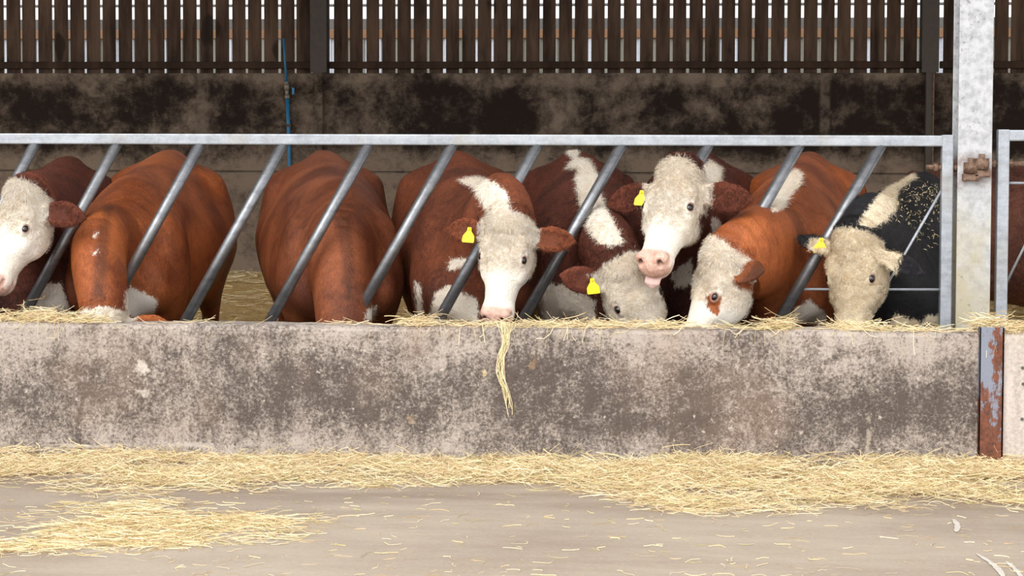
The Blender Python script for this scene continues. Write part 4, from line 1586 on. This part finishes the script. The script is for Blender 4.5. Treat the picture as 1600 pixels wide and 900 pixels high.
# single stalks blown over the yard
px = r.uniform(-150, 1750, 520)
py = 772 + 135 * r.random(520) ** 1.3
P = np.array([ground_pt(a, b) for a, b in zip(px, py)])
P[:, 2] = .003
hay_object('stray_hay', [hay_strands('h', P, .055, 0, None, along=1.0, seedv=4, flat=.15, width=.0011)], M['hay'], 'single stalks of hay scattered over the bare yard')

# hay lying on top of the feed wall and spilling over its edge
cl = [(40, 90, 420, .035), (130, 40, 160, .022), (60, 30, 120, .05), (655, 26, 170, .035), (740, 60, 150, .012), (860, 70, 260, .018), (940, 60, 260, .022), (1040, 40, 150, .022), (1215, 24, 240, .035), (1130, 60, 50, .01),
      (1340, 50, 280, .022), (1420, 30, 70, .012), (1556, 30, 420, .045), (1600, 60, 240, .035), (1470, 40, 40, .01), (560, 60, 25, .006), (-100, 90, 260, .03), (300, 60, 18, .004)]
Pl = []
for cx, sx, k, hh in cl:
    q = r.normal(cx, sx * .6, int(k * .8))
    for a in q:
        yy = r.uniform(-.645, -.505)
        p = W(a, 510, -0.6)
        Pl.append((p[0], yy, Z_WT + 0.003 + abs(r.normal(0, hh * .55))))
P = np.array(Pl)


def over(q):
    z = q[:, 2].copy()
    out = -0.648 - q[:, 1]
    return np.where(out > 0, z - 2.2 * out, z)


def wall_top(q):
    return np.where((q[:, 1] > -0.652) & (q[:, 1] < -0.498), Z_WT, 0.3)


V, F, T = hay_strands('h', P, .10, 0, None, along=.42, seedv=5, flat=1.5, ground=wall_top, sag=over, width=.0011)
sets = [(V, F, T)]
hay_object('wall_top_hay', sets, M['hay'], 'wisps of hay lying along the top of the feed wall')

# a wisp hanging down the wall face below the straight looking cow
V_, F_, T_ = [], [], []
o_ = 0
for k in range(26):
    e = r.uniform(545, 640) if k < 18 else r.uniform(600, 652)
    x0 = 788 + r.normal(0, 6)
    pts = []
    for t in np.linspace(0, 1, 9):
        py_ = 503 + (e - 503) * t
        px_ = np.interp(py_, [503, 530, 560, 585, 605, 630, 655], [x0, 792, 783, 781, 787, 795, 800 if k % 2 else 788]) + 3 * math.sin(t * 5 + k) * (1 + .6 * (k % 3))
        pts.append(W(px_, py_, -0.654 - .006 * r.random()))
    wv = .0011
    for p in pts:
        V_ += [p - np.array([wv, 0, 0]), p + np.array([wv, 0, 0])]
    F_ += [[o_ + 2 * j, o_ + 2 * j + 1, o_ + 2 * j + 3, o_ + 2 * j + 2] for j in range(8)]
    T_ += [[r.random() * .8, .3 + .6 * (k % 3 == 0), 0, 1]] * 18
    o_ += 18
hay_object('hanging_hay', [(np.array(V_), np.array(F_), np.array(T_))], M['hay'], 'thin wisp of hay hanging down the middle of the wall face')

# hay in the trough, and bits stuck to the black coat
x = r.uniform(XL, XR, 5200)
y = r.uniform(-.47, -.03, 5200)
P = np.stack([x, y, .05 + r.random(5200) * .08], 1)
V, F, T = hay_strands('h', P, .14, 0, None, along=1.2, seedv=6, ground=.045)
V[:, 1] = np.clip(V[:, 1], -.495, .015)
hay_object('trough_hay', [(V, F, T)], M['hay'], 'hay in the trough behind the feed wall')

# worn white paint strokes on the yard
def stroke(pts, w, parent):
    C = catmull(np.array([ground_pt(*p) for p in pts]), 6)
    mb = MB()
    rr_ = random.Random(3)
    L_, R_ = [], []
    for i, p in enumerate(C):
        t_ = unit(C[min(i + 1, len(C) - 1)] - C[max(i - 1, 0)])
        s_ = np.array([-t_[1], t_[0], 0])
        a = w * (0.7 + .5 * rr_.random()) * math.sin(math.pi * (i + .6) / (len(C) + .2)) ** .5
        L_.append(mb.bm.verts.new(Vector(p + s_ * a + np.array([0, 0, .0025]))))
        R_.append(mb.bm.verts.new(Vector(p - s_ * a + np.array([0, 0, .0025]))))
    for i in range(len(C) - 1):
        mb.bm.faces.new((L_[i], R_[i], R_[i + 1], L_[i + 1]))
    return mb.build('paint_mark', M['paint'], parent)


flo = bpy.data.objects['floor']
stroke([(1526, 866), (1548, 880), (1562, 893), (1572, 910)], .011, flo)
stroke([(1572, 878), (1586, 890), (1598, 905)], .009, flo)
stroke([(1490, 812), (1496, 822), (1494, 832)], .012, flo)

# loose straw on the bedding
bz = lambda x, y: 0.02 + 0.30 * np.clip((y - 2.4) / 2.4, 0, 1) ** 1.2 + 0.02 * np.sin(x * 5 + y * 3) * np.sin(y * 6 - x) * np.clip((y - 2.2), 0, 1)
x = r.uniform(-4.5, 4.0, 7000)
y = r.uniform(2.2, BACK - .1, 7000)
P = np.stack([x, y, bz(x, y) + .01], 1)
V, F, T = hay_strands('h', P, .18, 0, None, along=1.2, seedv=16, flat=.8, width=.002, ground=lambda q: bz(q[:, 0], q[:, 1]))
V[:, 1] = np.minimum(V[:, 1], BACK - .02)
hay_object('loose_straw', [(V, F, T)], M['hay'], 'loose straw strewn over the bedding behind the cattle')
